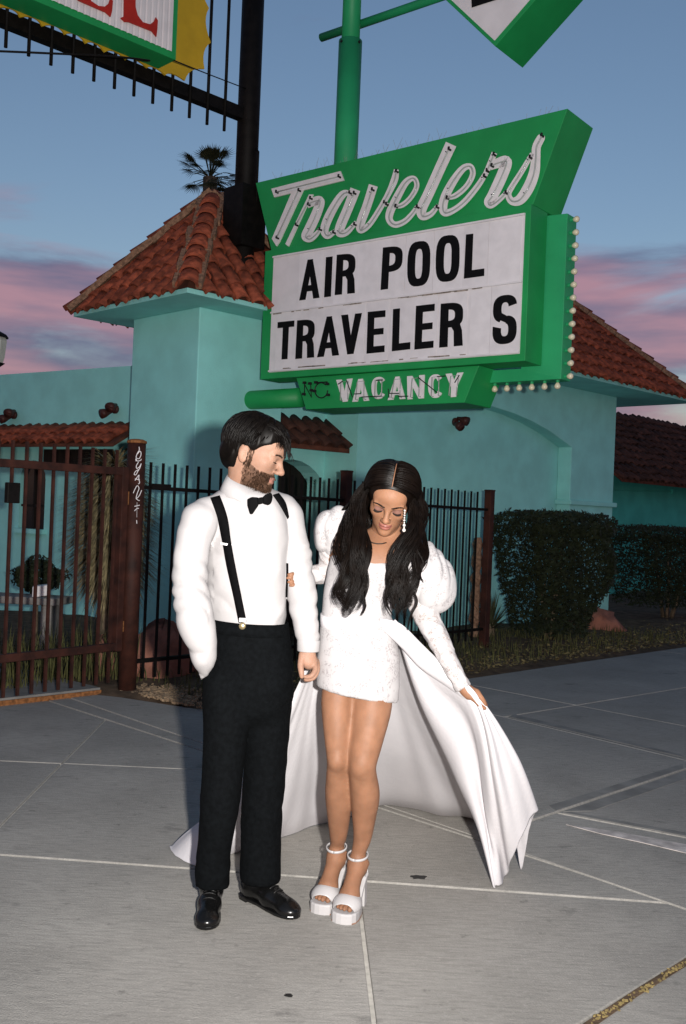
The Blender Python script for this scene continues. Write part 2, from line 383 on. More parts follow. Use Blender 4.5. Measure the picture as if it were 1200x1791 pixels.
# ---- barrel roof tile, shared by every roof
def tile_mesh(L=.36, r0=.088, r1=.070, th=.016, n=6):
    mb = MB(); rows = []
    for (y, r, h) in ((0, r0, 0.0), (L, r1, -.004)):
        rows.append([Vector((-math.cos(math.pi*i/n)*r, y, math.sin(math.pi*i/n)*r*.82+h)) for i in range(n+1)])
        rows.append([Vector((-math.cos(math.pi*i/n)*(r-th), y, math.sin(math.pi*i/n)*(r-th)*.82+h)) for i in range(n+1)])
    k = 0; m = n+1
    for r in rows: mb.v += r
    o0, i0, o1, i1 = 0, m, 2*m, 3*m
    for i in range(n):
        mb.f += [(o0+i, o0+i+1, o1+i+1, o1+i), (i0+i+1, i0+i, i1+i, i1+i+1), (o0+i+1, o0+i, i0+i, i0+i+1), (o1+i, o1+i+1, i1+i+1, i1+i)]
    mb.f += [(o0, o1, i1, i0), (o0+n, i0+n, i1+n, o1+n)]
    me = mb.mesh('roof_tile'); me.polygons.foreach_set('use_smooth', [i % 4 in (0, 1) for i in range(len(me.polygons))]); return me
TILE = tile_mesh(); TILE.materials.append(M['tile'])
TILE_D = tile_mesh(); TILE_D.materials.append(M['tile_dark'])
HIP = tile_mesh(.36, .115, .09, .02, 8); HIP.materials.append(M['tile'])
def slope(parent, A, B, C1, C2, me=TILE, col=.2, exp=.25, lift=.0, first=-.06, edge=.04, jit=1.0):
    """lay tiles on the slope whose eave is A-B and whose top corners are C1 (over A) and C2 (over B)"""
    u = (B-A).normalized(); wv = (C1-A)-u*(C1-A).dot(u); H = wv.length; wv.normalize(); n = u.cross(wv)
    if n.z < 0: n = -n
    x = wv.cross(n); nr = int(H/exp)+1
    Lw = (B-A).length; nc = int(Lw/col); off = (Lw-nc*col)/2
    for r in range(nr):
        s = first+r*exp; f = max(0, s+.12)/H
        lo = (C1-A).dot(u)*f; hi = Lw+((C2-A).dot(u)-Lw)*f
        for c in range(nc+1):
            t = off+c*col
            if t < lo+edge or t > hi-edge or s+.2 > H: continue
            o = A+u*t+wv*(s+random.uniform(-.02, .02)*jit)+n*(lift+.012)
            yaw = random.uniform(-.05, .05)*jit; tilt = .05+random.uniform(-.015, .015)*jit
            R = Matrix.Rotation(yaw, 3, n) @ Matrix.Rotation(-tilt, 3, x)
            link('roof_tile', me, None, parent, M=frame(R @ x, R @ wv, R @ n, o))
def hipcaps(parent, A, C, me=HIP, exp=.24, lift=.03):
    d = (C-A); L = d.length; d.normalize(); x = d.cross(UP).normalized(); n = x.cross(d); k = int((L-.20)/exp)
    for i in range(k+1):
        o = A+d*(i*exp-.05)+n*lift; R = Matrix.Rotation(-.05, 3, x)
        link('hip_tile', me, None, parent, M=frame(R @ x, R @ d, R @ n, o))

# ---- pillar with the pyramid roof
EAVE = 3.50
wN, wL = P(350, 537, 10.18), P(221, 557, 10.95)
wN.z = wL.z = 0; qN, pN = qof(wN), pof(wN)
PW1, PW2 = 1.16, 1.22
pil = thing('gate_pillar', 'teal stucco pillar with pyramid roof of red barrel tiles left of the sign', 'pillar', ST(qN+.58, pN+.6, 0))
mb = MB(); mb.prism([ST(qN, pN, -.1), ST(qN+PW1, pN, -.1), ST(qN+PW1, pN+PW2, -.1), ST(qN, pN+PW2, -.1)], (0, 0, EAVE+.1-.0)); bevel(part('wall', mb, M['teal'], pil), .012, 3)
c0 = ST(qN+.58, pN+.62, 0); eN, eL = P(372, 508, 9.28), P(95, 533, 10.35)
hw = 1.06
def RC(a, b, z): return c0+E1*a*hw+E2*b*hw+UP*z
ev = [RC(-1, -1, EAVE), RC(1, -1, EAVE), RC(1, 1, EAVE), RC(-1, 1, EAVE)]
apex = c0+UP*4.90
mb = MB(); mb.prism(ev, (0, 0, .05)); bevel(part('soffit', mb, M['teal'], pil), .006)
mb = MB(); e2_ = [v+UP*.051 for v in ev]; mb.v += e2_+[apex]; mb.f += [(0, 1, 4), (1, 2, 4), (2, 3, 4), (3, 0, 4), (3, 2, 1, 0)]
rf = part('roof', mb, M['tile_bed'], pil)
for a, b in ((0, 1), (1, 2), (2, 3), (3, 0)): slope(rf, e2_[a], e2_[b], apex, apex, exp=.24, jit=1.7)
for v in e2_: hipcaps(rf, v, apex)
mb = MB()
for v in e2_:                    # mortar beds along the hips
    d = (apex-v).normalized(); x = d.cross(UP).normalized(); n = x.cross(d)
    for k in range(12):
        a = v+d*((apex-v).length*k/12); L = (apex-v).length/12
        for sx in (-1, 1): mb.box(a+d*L*.5+x*sx*(.112+random.uniform(-.018, .018))+n*(.022+random.uniform(-.012, .012)), d*L*.54, x*random.uniform(.018, .036), n*.032)
part('hip_mortar', mb, M['mortar'], rf)
mb = MB(); mb.lathe(apex-UP*.10, UP, [(0, .13), (.07, .10), (.13, .055), (.16, .02)], 9); part('apex_cap', mb, M['mortar'], rf)

# ---- main wing: recessed wall, proud arch and pilaster, hipped tile roof
PF, PB, PD = 7.85, 8.08, 8.62
q620 = qof(SP(620, 896, PB)); q1000 = qof(SP(1000, 800, PF)); q1075 = qof(SP(1075, 800, PF)); q583 = qof(SP(583, 896, PD))
mot = thing('motel_wing', 'teal stucco motel wing with arched wall and red tile hip roof behind the sign', 'building', ST((q620+q1075)/2, PB, 0))
WT = 3.42
mb = MB(); mb.prism([ST(q620, PB, -.1), ST(q1075-.01, PB, -.1), ST(q1075-.01, PB, WT), ST(q620, PB, WT)], E2*3.2); part('wall', mb, M['teal'], mot)
arch = [SP(u, v, PF) for u, v in ((620, 672), (700, 676), (780, 690), (830, 701), (865, 712), (900, 723), (932, 737), (962, 754), (984, 770), (1000, 782))]
poly = arch+[ST(q1075, PF, 1.0), ST(q1075, PF, WT), ST(qof(arch[0]), PF, WT)]
poly = arch+[ST(q1000, PF, -.1), ST(q1075, PF, -.1), ST(q1075, PF, WT), ST(qof(arch[0]), PF, WT)]
mb = MB(); mb.prism(poly[::-1], E2*(PB-PF-.004)); bevel(part('arch_front', mb, M['teal'], mot), .01, 2)
zb = SP(1035, 881, PF).z
mb = MB(); mb.box(ST((q1000+q1075)/2, PF+.09, zb), E1*((q1075-q1000)/2+.05), E2*.14, UP*.035); bevel(part('band_course', mb, M['teal'], mot), .012, 2)
# painted two-line notice, too small to read
mb = MB()
for (u0, u1, v0, v1) in ((1039.5, 1044, 900, 904), (1046.5, 1065, 900.5, 904.5), (1043, 1048, 907.5, 911), (1050.5, 1055, 907.5, 911), (1057, 1062, 907.8, 911.2)):
    n = max(2, int((u1-u0)/1.7))
    for i in range(n):
        a = u0+(u1-u0)*i/n; b = a+(u1-u0)/n*.82
        mb.prism([SP(a, v0, PF)-E2*.004, SP(b, v0, PF)-E2*.004, SP(b, v1, PF)-E2*.004, SP(a, v1, PF)-E2*.004], E2*.003)
part('notice_lettering', mb, M['black'], mot)
# roof
EZ = 3.38; EP = 7.15; qr = qof(SP(1216, 705, EP)); ql = qof(SP(800, 640, EP))
A_, B_ = ST(ql, EP, EZ+.05), ST(qr, EP, EZ+.05); run = 1.46; rise = 1.50
C1_, C2_ = ST(ql+.02, EP+run, EZ+rise), ST(qr-run, EP+run, EZ+rise)
Bb, Ab = ST(qr, EP+2*run, EZ+.05), ST(ql, EP+2*run, EZ+.05)
mb = MB(); mb.v += [A_, B_, Bb, Ab, C1_, C2_]; mb.f += [(0, 1, 5, 4), (1, 2, 5), (2, 3, 4, 5), (3, 0, 4), (3, 2, 1, 0)]
rf2 = part('roof', mb, M['tile_bed'], mot)
A2 = ST(qof(SP(905, 640, EP)), EP, EZ+.05); slope(rf2, A2, B_, ST(qof(A2), EP+run, EZ+rise), C2_, col=.19, exp=.26)
slope(rf2, B_, Bb, C2_, C2_, col=.19, exp=.26)
hipcaps(rf2, B_, C2_)
mb = MB()
d = (C2_-B_).normalized(); x = d.cross(UP).normalized(); n = x.cross(d)
for sx in (-.1, .1):
    mb = MB()
    for k in range(14): L = (C2_-B_).length/14; mb.box(B_+d*L*(k+.5)+x*sx+n*.03, d*L*.52, x*.03, n*.03)
    part('hip_mortar', mb, M['mortar'], rf2)
k = int((C2_-ST(qof(A2), EP+run, EZ+rise)).length/.3)
for i in range(k): link('ridge_tile', HIP, None, rf2, M=frame(E2, -E1, UP, C2_-E1*(i*.3)+UP*.02))
mb = MB(); mb.prism([A_-UP*.004, B_-UP*.004, Bb-UP*.004, Ab-UP*.004], (0, 0, -.05)); part('soffit', mb, M['teal'], mot)

# doorway wall between pillar and wing
ql_ = qN+PW1+.0
def archpts(c, w, h0, n=14): return [c+E1*(-math.cos(math.pi*i/n)*w)+UP*(h0+math.sin(math.pi*i/n)*w) for i in range(n+1)]
dc = SP(505, 1000, PD); qd = qof(dc); topz = SP(507, 803, PD).z; dw = .62; h0 = topz-dw
ent = thing('entrance_wall', 'teal stucco wall with dark arched doorway between pillar and wing', 'wall', ST(q583, PD, 0))
ap = archpts(ST(qd, PD, 0), dw, h0)
poly = [ST(qN+.3, PD, -.1), ST(qd-dw, PD, -.1)]+ap+[ST(qd+dw, PD, -.1), ST(q620+.12, PD, -.1), ST(q620+.12, PD, 3.3), ST(qN+.3, PD, 3.3)]
mb = MB(); mb.prism(poly, E2*.28); bevel(part('wall', mb, M['teal'], ent), .012, 2)
mb = MB(); mb.box(ST(qd, PD+.34, h0*.5+.4), E1*(dw+.15), E2*.04, UP*(h0*.5+.6)); dr = part('door', mb, M['woodd'], ent)
for k in range(6):
    mb = MB(); mb.box(ST(qd-dw+.1+k*.21, PD+.292, h0*.5+.28), E1*.092, E2*.008, UP*(h0*.5+.28)); part('plank', mb, M['woodd'], dr)
mb = MB(); mb.tube([ST(q583-.02, PD-.03, .1), ST(q583-.02, PD-.03, 3.2)], .022, 8); part('downpipe', mb, M['teal'], ent, smooth=True)
aw = thing('tile_hood', 'short red tile hood over the arched doorway behind the man', 'awning', ST(q583, PD, 2.4))
wz = SP(560, 724, PD).z; A_ = ST(ql_+.03, PD-.42, wz-.42); B_ = ST(q583-.08, PD-.42, wz-.42); C1_ = ST(ql_+.03, PD-.002, wz-.1); C2_ = ST(q583-.08, PD-.002, wz-.1)
mb = MB(); mb.prism([A_, B_, C2_, C1_], (0, 0, -.05)); part('deck', mb, M['tile_bed'], aw)
slope(aw, A_, B_, C1_, C2_, me=TILE_D, col=.19, exp=.24, first=-.02)
def floodlight(c, n, label):
    t = thing('flood_light', label, 'light', c, 'wall flood lights')
    x = Vector(n).cross(UP).normalized(); n = Vector(n)
    mb = MB(); mb.lathe(c, n, [(0, .055), (.03, .055), (.035, .03)], 10); part('base', mb, M['redfix'], t, True)
    for sx, dz in ((-.5, .06), (.6, -.035)):
        a = c+n*.04+x*sx*.06+UP*dz*.8; d = (n+UP*-.35+x*sx*.5).normalized()
        mb = MB(); mb.lathe(a, d, [(-.02, .018), (.03, .03), (.09, .055), (.14, .06), (.138, .05)], 12); part('lamp_head', mb, M['redfix'], t, True)
floodlight(SP(795, 738, PB), -E2, 'dark red twin flood light on the wall under the vacancy sign')
# far-right building
fb = thing('rear_building', 'green stucco building with low dark brown tile roof at far right', 'building', SP(1150, 1000, 10.3)*Vector((1, 1, 0)) if False else Vector((SP(1150, 1000, 10.3).x, SP(1150, 1000, 10.3).y, 0)))
pz = 10.3; qa, qb = qof(SP(1040, 830, pz)), qof(SP(1330, 830, pz)); ez = SP(1130, 842, pz-.5).z
mb = MB(); mb.prism([ST(qa, pz, -.1), ST(qb, pz, -.1), ST(qb, pz, ez+.3), ST(qa, pz, ez+.3)], E2*3); part('wall', mb, M['teal_far'], fb)
A_, B_ = ST(qa, pz-.6, ez), ST(qb, pz-.6, ez); tz = SP(1130, 735, pz+1.6).z
C1_, C2_ = ST(qa, pz+1.6, tz), ST(qb, pz+1.6, tz)
mb = MB(); mb.prism([A_, B_, C2_, C1_], (0, 0, -.06)); rf3 = part('roof', mb, M['tile_bed'], fb)
slope(rf3, A_, B_, C1_, C2_, me=TILE_D, col=.24, exp=.28, jit=2.5)
mb = MB(); a = SP(1070, 857, pz)-E2*.02; b = SP(1175, 860, pz)-E2*.02; mb.tube([a, b], .012, 6); mb.box(b, E1*.05, E2*.03, UP*.05); part('conduit', mb, M['teal_far'], fb)

# ---- left courtyard wall with tiled awning and arched window
a0 = P(213, 760, 12.0); a1 = P(-60, 760, 13.7); a0.z = a1.z = 0; LD = (a1-a0).normalized(); LN = Vector((-LD.y, LD.x, 0))
if LN.y > 0: LN = -LN
def LW(u, v): return PLN(u, v, a0, LN)
lz = LW(110, 648).z
lw = thing('courtyard_wall', 'teal stucco courtyard wall with arched dark window behind the gate', 'wall', a0)
wc = LW(55, 900); wc.z = 0; s_b = LW(60, 925).z; s_t = LW(58, 805).z; ww = .25
s0 = (wc-a0).dot(LD)
def LP(s, z, o=0): return a0+LD*s+LN*o+UP*z
ap = [LP(s0+math.cos(math.pi*i/10)*-ww, s_t-ww+math.sin(math.pi*i/10)*ww) for i in range(11)]
# wall in four pieces round the window opening
mb = MB(); mb.prism([LP(-.6, -.1), LP(s0-ww, -.1), LP(s0-ww, lz), LP(-.6, lz)], -LN*.3); part('wall', mb, M['teal'], lw)
mb = MB(); mb.prism([LP(s0+ww, -.1), LP(4.2, -.1), LP(4.2, lz), LP(s0+ww, lz)], -LN*.3); part('wall', mb, M['teal'], lw)
mb = MB(); mb.prism([LP(s0-ww, -.1), LP(s0+ww, -.1), LP(s0+ww, s_b), LP(s0-ww, s_b)], -LN*.3); part('wall', mb, M['teal'], lw)
mb = MB(); mb.prism(ap+[LP(s0+ww, lz), LP(s0-ww, lz)], -LN*.3); part('wall', mb, M['teal'], lw)
mb = MB(); mb.prism([LP(s0-ww-.1, s_b-.1, -.06), LP(s0+ww+.1, s_b-.1, -.06), LP(s0+ww+.1, s_t+.1, -.06), LP(s0-ww-.1, s_t+.1, -.06)], -LN*.02); wn = part('window', mb, M['glassdark'], lw)
mb = MB(); mb.box(LP(s0, (s_b+s_t)/2, -.045), LD*.015, LN*.015, UP*(s_t-s_b)*.5); mb.box(LP(s0, s_b+.3, -.045), LD*ww, LN*.015, UP*.015); part('frame', mb, M['woodd'], wn)
mb = MB(); mb.box(LP(s0, s_b-.03, .03), LD*(ww+.06), LN*.07, UP*.03); part('sill', mb, M['teal'], wn)
az = LW(150, 742).z; bz = LW(150, 772).z
aw2 = thing('tile_awning', 'long red tile awning along the courtyard wall above the gate', 'awning', LP(1, az-.2))
A_, B_ = LP(-.35, bz-.06, .45), LP(2.9, bz-.06, .45); C1_, C2_ = LP(-.35, az-.02, .002), LP(2.9, az-.02, .002)
mb = MB(); mb.prism([A_, B_, C2_, C1_], (0, 0, -.04)); part('deck', mb, M['tile_bed'], aw2)
slope(aw2, A_, B_, C1_, C2_, col=.17, exp=.2, first=-.03)
floodlight(LW(26, 726), LN, 'small dark red flood light on courtyard wall nearer the left edge')
floodlight(LW(203, 716), LN, 'small dark red flood light on courtyard wall beside the pillar')
mb = MB(); mb.box(LP(.75, LW(160, 800).z, .01), LD*.62, LN*.02, UP*.10); part('dark_louvre', mb, M['woodd'], lw)
# wall lantern at the left edge
lc = P(2, 612, 9.0)
lt = thing('street_lantern', 'grey lantern on a pole at the left edge of the picture', 'lamp', (lc.x-.05, lc.y, 0))
mb = MB(); mb.tube([(lc.x-.05, lc.y, 0), (lc.x-.05, lc.y, lc.z-.16)], .03, 10); part('pole', mb, M['blackpaint'], lt, True)
mb = MB(); mb.lathe((lc.x-.05, lc.y, lc.z-.12), UP, [(0, .07), (.05, .085), (.2, .10), (.23, .085)], 8); part('glass', mb, M['greypaint'], lt)
mb = MB(); mb.lathe((lc.x-.05, lc.y, lc.z+.11), UP, [(0, .115), (.03, .09), (.06, .03), (.12, .012)], 8); part('cap', mb, M['blackpaint'], lt)
mb = MB(); mb.lathe((lc.x-.05, lc.y, lc.z-.17), UP, [(0, .02), (.02, .05), (.05, .09), (.052, .02)], 8); part('cage', mb, M['blackpaint'], lt)
# bench inside the yard
bp_ = Vector((P(35, 1040, 9.6).x, 9.6, 0))
bn = thing('stone_bench', 'low grey stone bench behind the gate', 'bench', bp_)
mb = MB(); mb.box(bp_+UP*.50, (.45, -.05, 0), (.04, .18, 0), UP*.035); bevel(part('seat', mb, M['conc'], bn), .01)
for sx in (-.3, .3): mb = MB(); mb.box(bp_+Vector((sx, 0, .23)), (.05, 0, 0), (0, .14, 0), UP*.234); part('leg', mb, M['conc'], bn)
c = Vector((P(71, 1028, 9.55).x, 9.55, .535+.055)); mb = MB(); mb.box(c, (.07, .02, .01), (-.02, .07, 0), (0, 0, .052)); bevel(solo('white_box', mb, M['white'], loc=c, label='small white box lying on the stone bench behind the gate', cat='box'), .01)
# ================================================================== SIGNS
sA, sB = P(474, 550, 10.25), P(915, 500, 8.45); sA.z = sB.z = 0
ST_ = (sB-sA).normalized(); SN = Vector((ST_.y, -ST_.x, 0))                   # along the face, out of the face (to the viewer)
if SN.y > 0: SN = -SN
def SG(u, v, off=0.0): return PLN(u, v, sA+SN*off, SN)
sign = thing('motel_sign', 'large green roadside sign reading Travelers above a white letterboard', 'sign', (SG(604, 300).x, SG(604, 300).y+.25, 0))
def lev(pts):                               # level the outline: same height for the two ends of an edge that is horizontal
    return pts
# upper cabinet
t = [SG(447, 322), SG(993, 187), SG(932, 366), SG(475, 432)]
z = (t[0].z+t[1].z)/2; t[0].z = t[1].z = z; zl = (t[2].z+t[3].z)/2; t[2].z = t[3].z = zl
mb = MB(); mb.prism(t, -SN*.50); cab = bevel(part('upper_cabinet', mb, M['green'], sign), .004)
# letterboard box
r = [SG(467, 452), SG(931, 366), SG(921, 637), SG(460, 660)]
zt = zl-.002; zb_ = (r[2].z+r[3].z)/2; ta = min((r[0]-sA).dot(ST_), (r[3]-sA).dot(ST_)); tb = (r[2]-sA).dot(ST_)
def SQ(t_, z_, off=0.0): return sA+ST_*t_+UP*z_+SN*off
mb = MB(); mb.prism([SQ(ta, zt, .03), SQ(tb, zt, .03), SQ(tb, zb_, .03), SQ(ta, zb_, .03)], -SN*.30); box = bevel(part('letterboard_box', mb, M['green'], sign), .004)
def tz(u, v, off=.03): w = SG(u, v, off); return (w-sA).dot(ST_), w.z
i0, i1 = tz(477, 550)[0]-.015, tz(914, 500)[0]; z1, z0 = (tz(478, 451)[1]+tz(917, 370)[1])/2, (tz(470, 649)[1]+tz(910, 622)[1])/2
zmid = (tz(519, 539)[1]+tz(911, 497)[1])/2
mb = MB(); mb.prism([SQ(i0, z1, .034), SQ(i1, z1, .034), SQ(i1, z0, .034), SQ(i0, z0, .034)], -SN*.02); brd = part('letterboard', mb, M['board'], sign)
for zz in (z1-.012, zmid, z0+.012):
    mb = MB(); mb.box(SQ((i0+i1)/2, zz, .046), ST_*((i1-i0)/2), SN*.006, UP*.008); part('letter_rail', mb, M['board'], brd)
mb = MB()
for zz in (zmid-.014, z0+.026):
    for k in range(26):
        a = i0+(i1-i0)*random.random(); L = random.uniform(.03, .16)
        if a+L < i1-.02: mb.box(SQ(a+L/2, zz+random.uniform(-.004, .004), .047), ST_*L/2, SN*.0012, UP*random.uniform(.002, .006))
part('grime_streaks', mb, M['grime'], brd, kind='stuff')

# ---- block letters as polygons in a unit cell
def sup(cx, cy, rx, ry, a, e=2.6):
    c, s = math.cos(a), math.sin(a); return (cx+rx*math.copysign(abs(c)**(2/e), c), cy+ry*math.copysign(abs(s)**(2/e), s))
def ringq(x0, y0, x1, y1, tx, ty, a0=0, a1=360, n=28, e=2.8):
    cx, cy, rx, ry = (x0+x1)/2, (y0+y1)/2, (x1-x0)/2, (y1-y0)/2; q = []
    for i in range(n):
        a, b = math.radians(a0+(a1-a0)*i/n), math.radians(a0+(a1-a0)*(i+1)/n)
        q.append([sup(cx, cy, rx, ry, a, e), sup(cx, cy, rx, ry, b, e), sup(cx, cy, rx-tx, ry-ty, b, e), sup(cx, cy, rx-tx, ry-ty, a, e)])
    return q
def rect(x0, y0, x1, y1): return [(x0, y0), (x1, y0), (x1, y1), (x0, y1)]
T_ = .34
FONT = {
 'A': [[(0, 0), (.31, 0), (.66, 1), (.36, 1)], [(.69, 0), (1, 0), (.64, 1), (.36, 1)], rect(.25, .2, .75, .35)],
 'I': [rect(0, 0, 1, 1)],
 'L': [rect(0, 0, .38, 1), rect(.3, 0, 1, .17)],
 'T': [rect(.32, 0, .68, 1), rect(0, .84, 1, 1)],
 'E': [rect(0, 0, .38, 1), rect(.3, 0, 1, .16), rect(.3, .84, 1, 1), rect(.3, .43, .92, .58)],
 'V': [[(0, 1), (.33, 1), (.64, 0), (.36, 0)], [(.67, 1), (1, 1), (.66, 0), (.36, 0)]],
 'P': [rect(0, 0, .36, 1)]+ringq(-.5, .40, 1, 1, .36, .15, -90, 90, e=3.2),
 'R': [rect(0, 0, .36, 1)]+ringq(-.5, .44, 1, 1, .36, .15, -90, 90, e=3.2)+[[(.62, 0), (1, 0), (.96, .35), (.86, .52), (.4, .52), (.5, .44), (.6, .35)]],
 'O': ringq(0, 0, 1, 1, .34, .17, e=3.0),
 'S': ringq(0, .44, 1, 1, .35, .15, 12, 250, e=2.6)+ringq(0, 0, 1, .58, .35, .16, -192, 82, e=2.6)+[[(.05, .62), (.28, .50), (.95, .33), (.75, .52), (.3, .66)]],
 'C': ringq(0, 0, 1, 1, .33, .17, 35, 325, e=2.4),
 'N': [rect(0, 0, .30, 1), rect(.70, 0, 1, 1), [(0, 1), (.30, 1), (1, 0), (.70, 0)]],
 'Y': [[(0, 1), (.34, 1), (.68, .4), (.34, .4)], [(.66, 1), (1, 1), (.66, .4), (.34, .4)], rect(.33, 0, .67, .42)],
}
def letter_mb(ch, quad, mapf, th, step=.0006):
    TL, TR, BR, BL = quad; mb = MB()
    for i, pg in enumerate(FONT[ch]):
        pts = []
        if len(FONT[ch]) > 6: k = 0 if len(pg) == 4 and i > 0 and i < len(FONT[ch])-1 else (1 if i else 2)
        else: k = i
        for x, y in pg:
            u = (TL[0]*(1-x)+TR[0]*x)*y+(BL[0]*(1-x)+BR[0]*x)*(1-y); v = (TL[1]*(1-x)+TR[1]*x)*y+(BL[1]*(1-x)+BR[1]*x)*(1-y)
            pts.append(mapf(u, v)+SN*(step*k))
        mb.prism(pts, -SN*th)
    return mb
def z4(x, y): return (470+x/2.6667, 400+y/2.6667)
ROWS = [('A', (150, 148), (237, 138), (237, 322), (142, 335)), ('I', (267, 133), (298, 129), (290, 316), (258, 320)), ('R', (318, 122), (405, 112), (402, 300), (308, 310)),
        ('P', (533, 88), (627, 77), (618, 272), (522, 286)), ('O', (650, 64), (757, 52), (750, 262), (643, 275)), ('O', (782, 36), (893, 24), (888, 240), (776, 254)), ('L', (920, 27), (1010, 16), (1005, 220), (910, 233)),
        ('T', (42, 436), (120, 428), (112, 606), (35, 612)), ('R', (133, 428), (215, 420), (212, 600), (124, 608)), ('A', (240, 413), (325, 405), (328, 590), (225, 600)),
        ('V', (338, 403), (435, 393), (430, 580), (330, 590)), ('E', (462, 388), (545, 380), (540, 575), (456, 583)), ('L', (580, 375), (665, 365), (660, 562), (574, 572)),
        ('E', (687, 360), (775, 350), (768, 555), (679, 564)), ('R', (803, 350), (907, 340), (905, 545), (795, 555)), ('S', (1048, 315), (1160, 303), (1155, 533), (1042, 543))]
edges = {0: [], 1: []}
for i, (ch, *q) in enumerate(ROWS):
    q = [z4(*p) for p in q]; row = 0 if i < 7 else 1
    a = min(tz(*q[0], .05)[0], tz(*q[3], .05)[0]); b = max(tz(*q[1], .05)[0], tz(*q[2], .05)[0]); edges[row].append((a-.022, b+.022))
    zt_, zb2 = (z1-.022, zmid+.010) if row == 0 else (zmid-.010, z0+.022)
    mb = MB(); mb.prism([SQ(a-.024, zt_, .0405+.0006*(i % 2)), SQ(b+.024, zt_, .0405+.0006*(i % 2)), SQ(b+.024, zb2, .0405+.0006*(i % 2)), SQ(a-.024, zb2, .0405+.0006*(i % 2))], -SN*.004)
    pn = part('letter_panel', mb, M['panel'], brd)
    part('letter', letter_mb(ch, q, lambda u, v: SG(u, v, .044), .002), M['black'], pn, label='black block letter '+ch)
for (u0, u1, row) in ((412, 520, 0), (1020, 1170, 0), (937, 1030, 1)):      # blank panels
    zt_, zb2 = (z1-.022, zmid+.010) if row == 0 else (zmid-.010, z0+.022); v = 180 if row == 0 else 440
    a, b = tz(*z4(u0, v), .05)[0], tz(*z4(u1, v), .05)[0]; mb = MB(); mb.prism([SQ(a, zt_, .0395), SQ(b, zt_, .0395), SQ(b, zb2, .0395), SQ(a, zb2, .0395)], -SN*.004); part('letter_panel', mb, M['panel'], brd)

# ---- script lettering with glass tubes
def zA(x, y): return (465+x/4.8, 280+y/4.8)
def zB(x, y): return (705+x/4.615, 220+y/4.615)
def stroke_poly(pts, n=7, taper=False):
    c = catmull([(p[0], p[1], p[2]) for p in pts], n); L, R = [], []
    for i in range(len(c)):
        d = c[min(i+1, len(c)-1)][:2]-c[max(i-1, 0)][:2]; d = d/(np.linalg.norm(d)+1e-9); nn = np.array((-d[1], d[0]))
        L.append(c[i][:2]+nn*c[i][2]/2); R.append(c[i][:2]-nn*c[i][2]/2)
    return L, R, [p[:2] for p in c]
SCRIPT = [
 ('T', zA, [], [[(45, 240), (625, 92), (655, 170), (70, 312)], [(240, 212), (330, 212), (110, 690), (88, 722), (50, 660)]]),
 ('r', zA, [[(345, 380, 55), (395, 352, 72), (455, 345, 78), (425, 450, 84), (365, 580, 86), (335, 640, 74), (372, 662, 54), (425, 620, 44), (458, 572, 24)]], [[(362, 288), (396, 288), (330, 410), (188, 724), (163, 704)]]),
 ('a', zA, [[(715, 275, 30), (650, 285, 62), (580, 380, 72), (518, 500, 76), (492, 590, 70), (520, 635, 56), (580, 598, 40)], [(752, 245, 88), (692, 400, 82), (625, 560, 82), (622, 612, 70), (680, 605, 52), (760, 520, 36)]], []),
 ('v', zA, [[(903, 212, 78), (850, 380, 76), (795, 530, 74), (800, 588, 56), (870, 540, 48), (960, 405, 46), (1035, 270, 50), (1082, 160, 60), (1096, 78, 40)], [(985, 350, 22), (1020, 378, 40)]], []),
 ('e', lambda x, y: (x, y), [[(689, 361, 6), (703, 359, 9), (718, 346, 9), (729, 326, 9), (724, 312, 9), (710, 319, 12), (694, 346, 14), (682, 372, 14), (682, 386, 12), (692, 393, 11), (708, 387, 10), (722, 373, 9), (731, 359, 7)]], []),
 ('l', zB, [[(388, 148, 92), (300, 340, 88), (205, 550, 86), (150, 670, 84), (160, 730, 66), (225, 712, 48), (285, 640, 34)]], []),
 ('e', zB, [[(335, 585, 28), (420, 565, 44), (510, 490, 44), (562, 395, 46), (545, 330, 46), (485, 345, 56), (410, 440, 66), (345, 560, 72), (322, 650, 72), (340, 702, 60), (410, 680, 50), (500, 610, 50), (600, 490, 48), (668, 385, 42)]], []),
 ('r', zB, [[(668, 385, 42), (710, 290, 48), (738, 218, 46)], [(700, 330, 60), (770, 300, 80), (835, 290, 88), (800, 400, 92), (725, 560, 88), (690, 615, 74), (715, 640, 52), (790, 585, 42), (838, 530, 34)]], []),
 ('s', zB, [[(1042, 225, 36), (960, 365, 44), (880, 490, 46), (850, 555, 50), (880, 608, 62), (945, 595, 84), (1012, 500, 92), (1058, 380, 86), (1072, 260, 74), (1078, 170, 70), (1112, 100, 66), (1120, 75, 48)]], []),
]
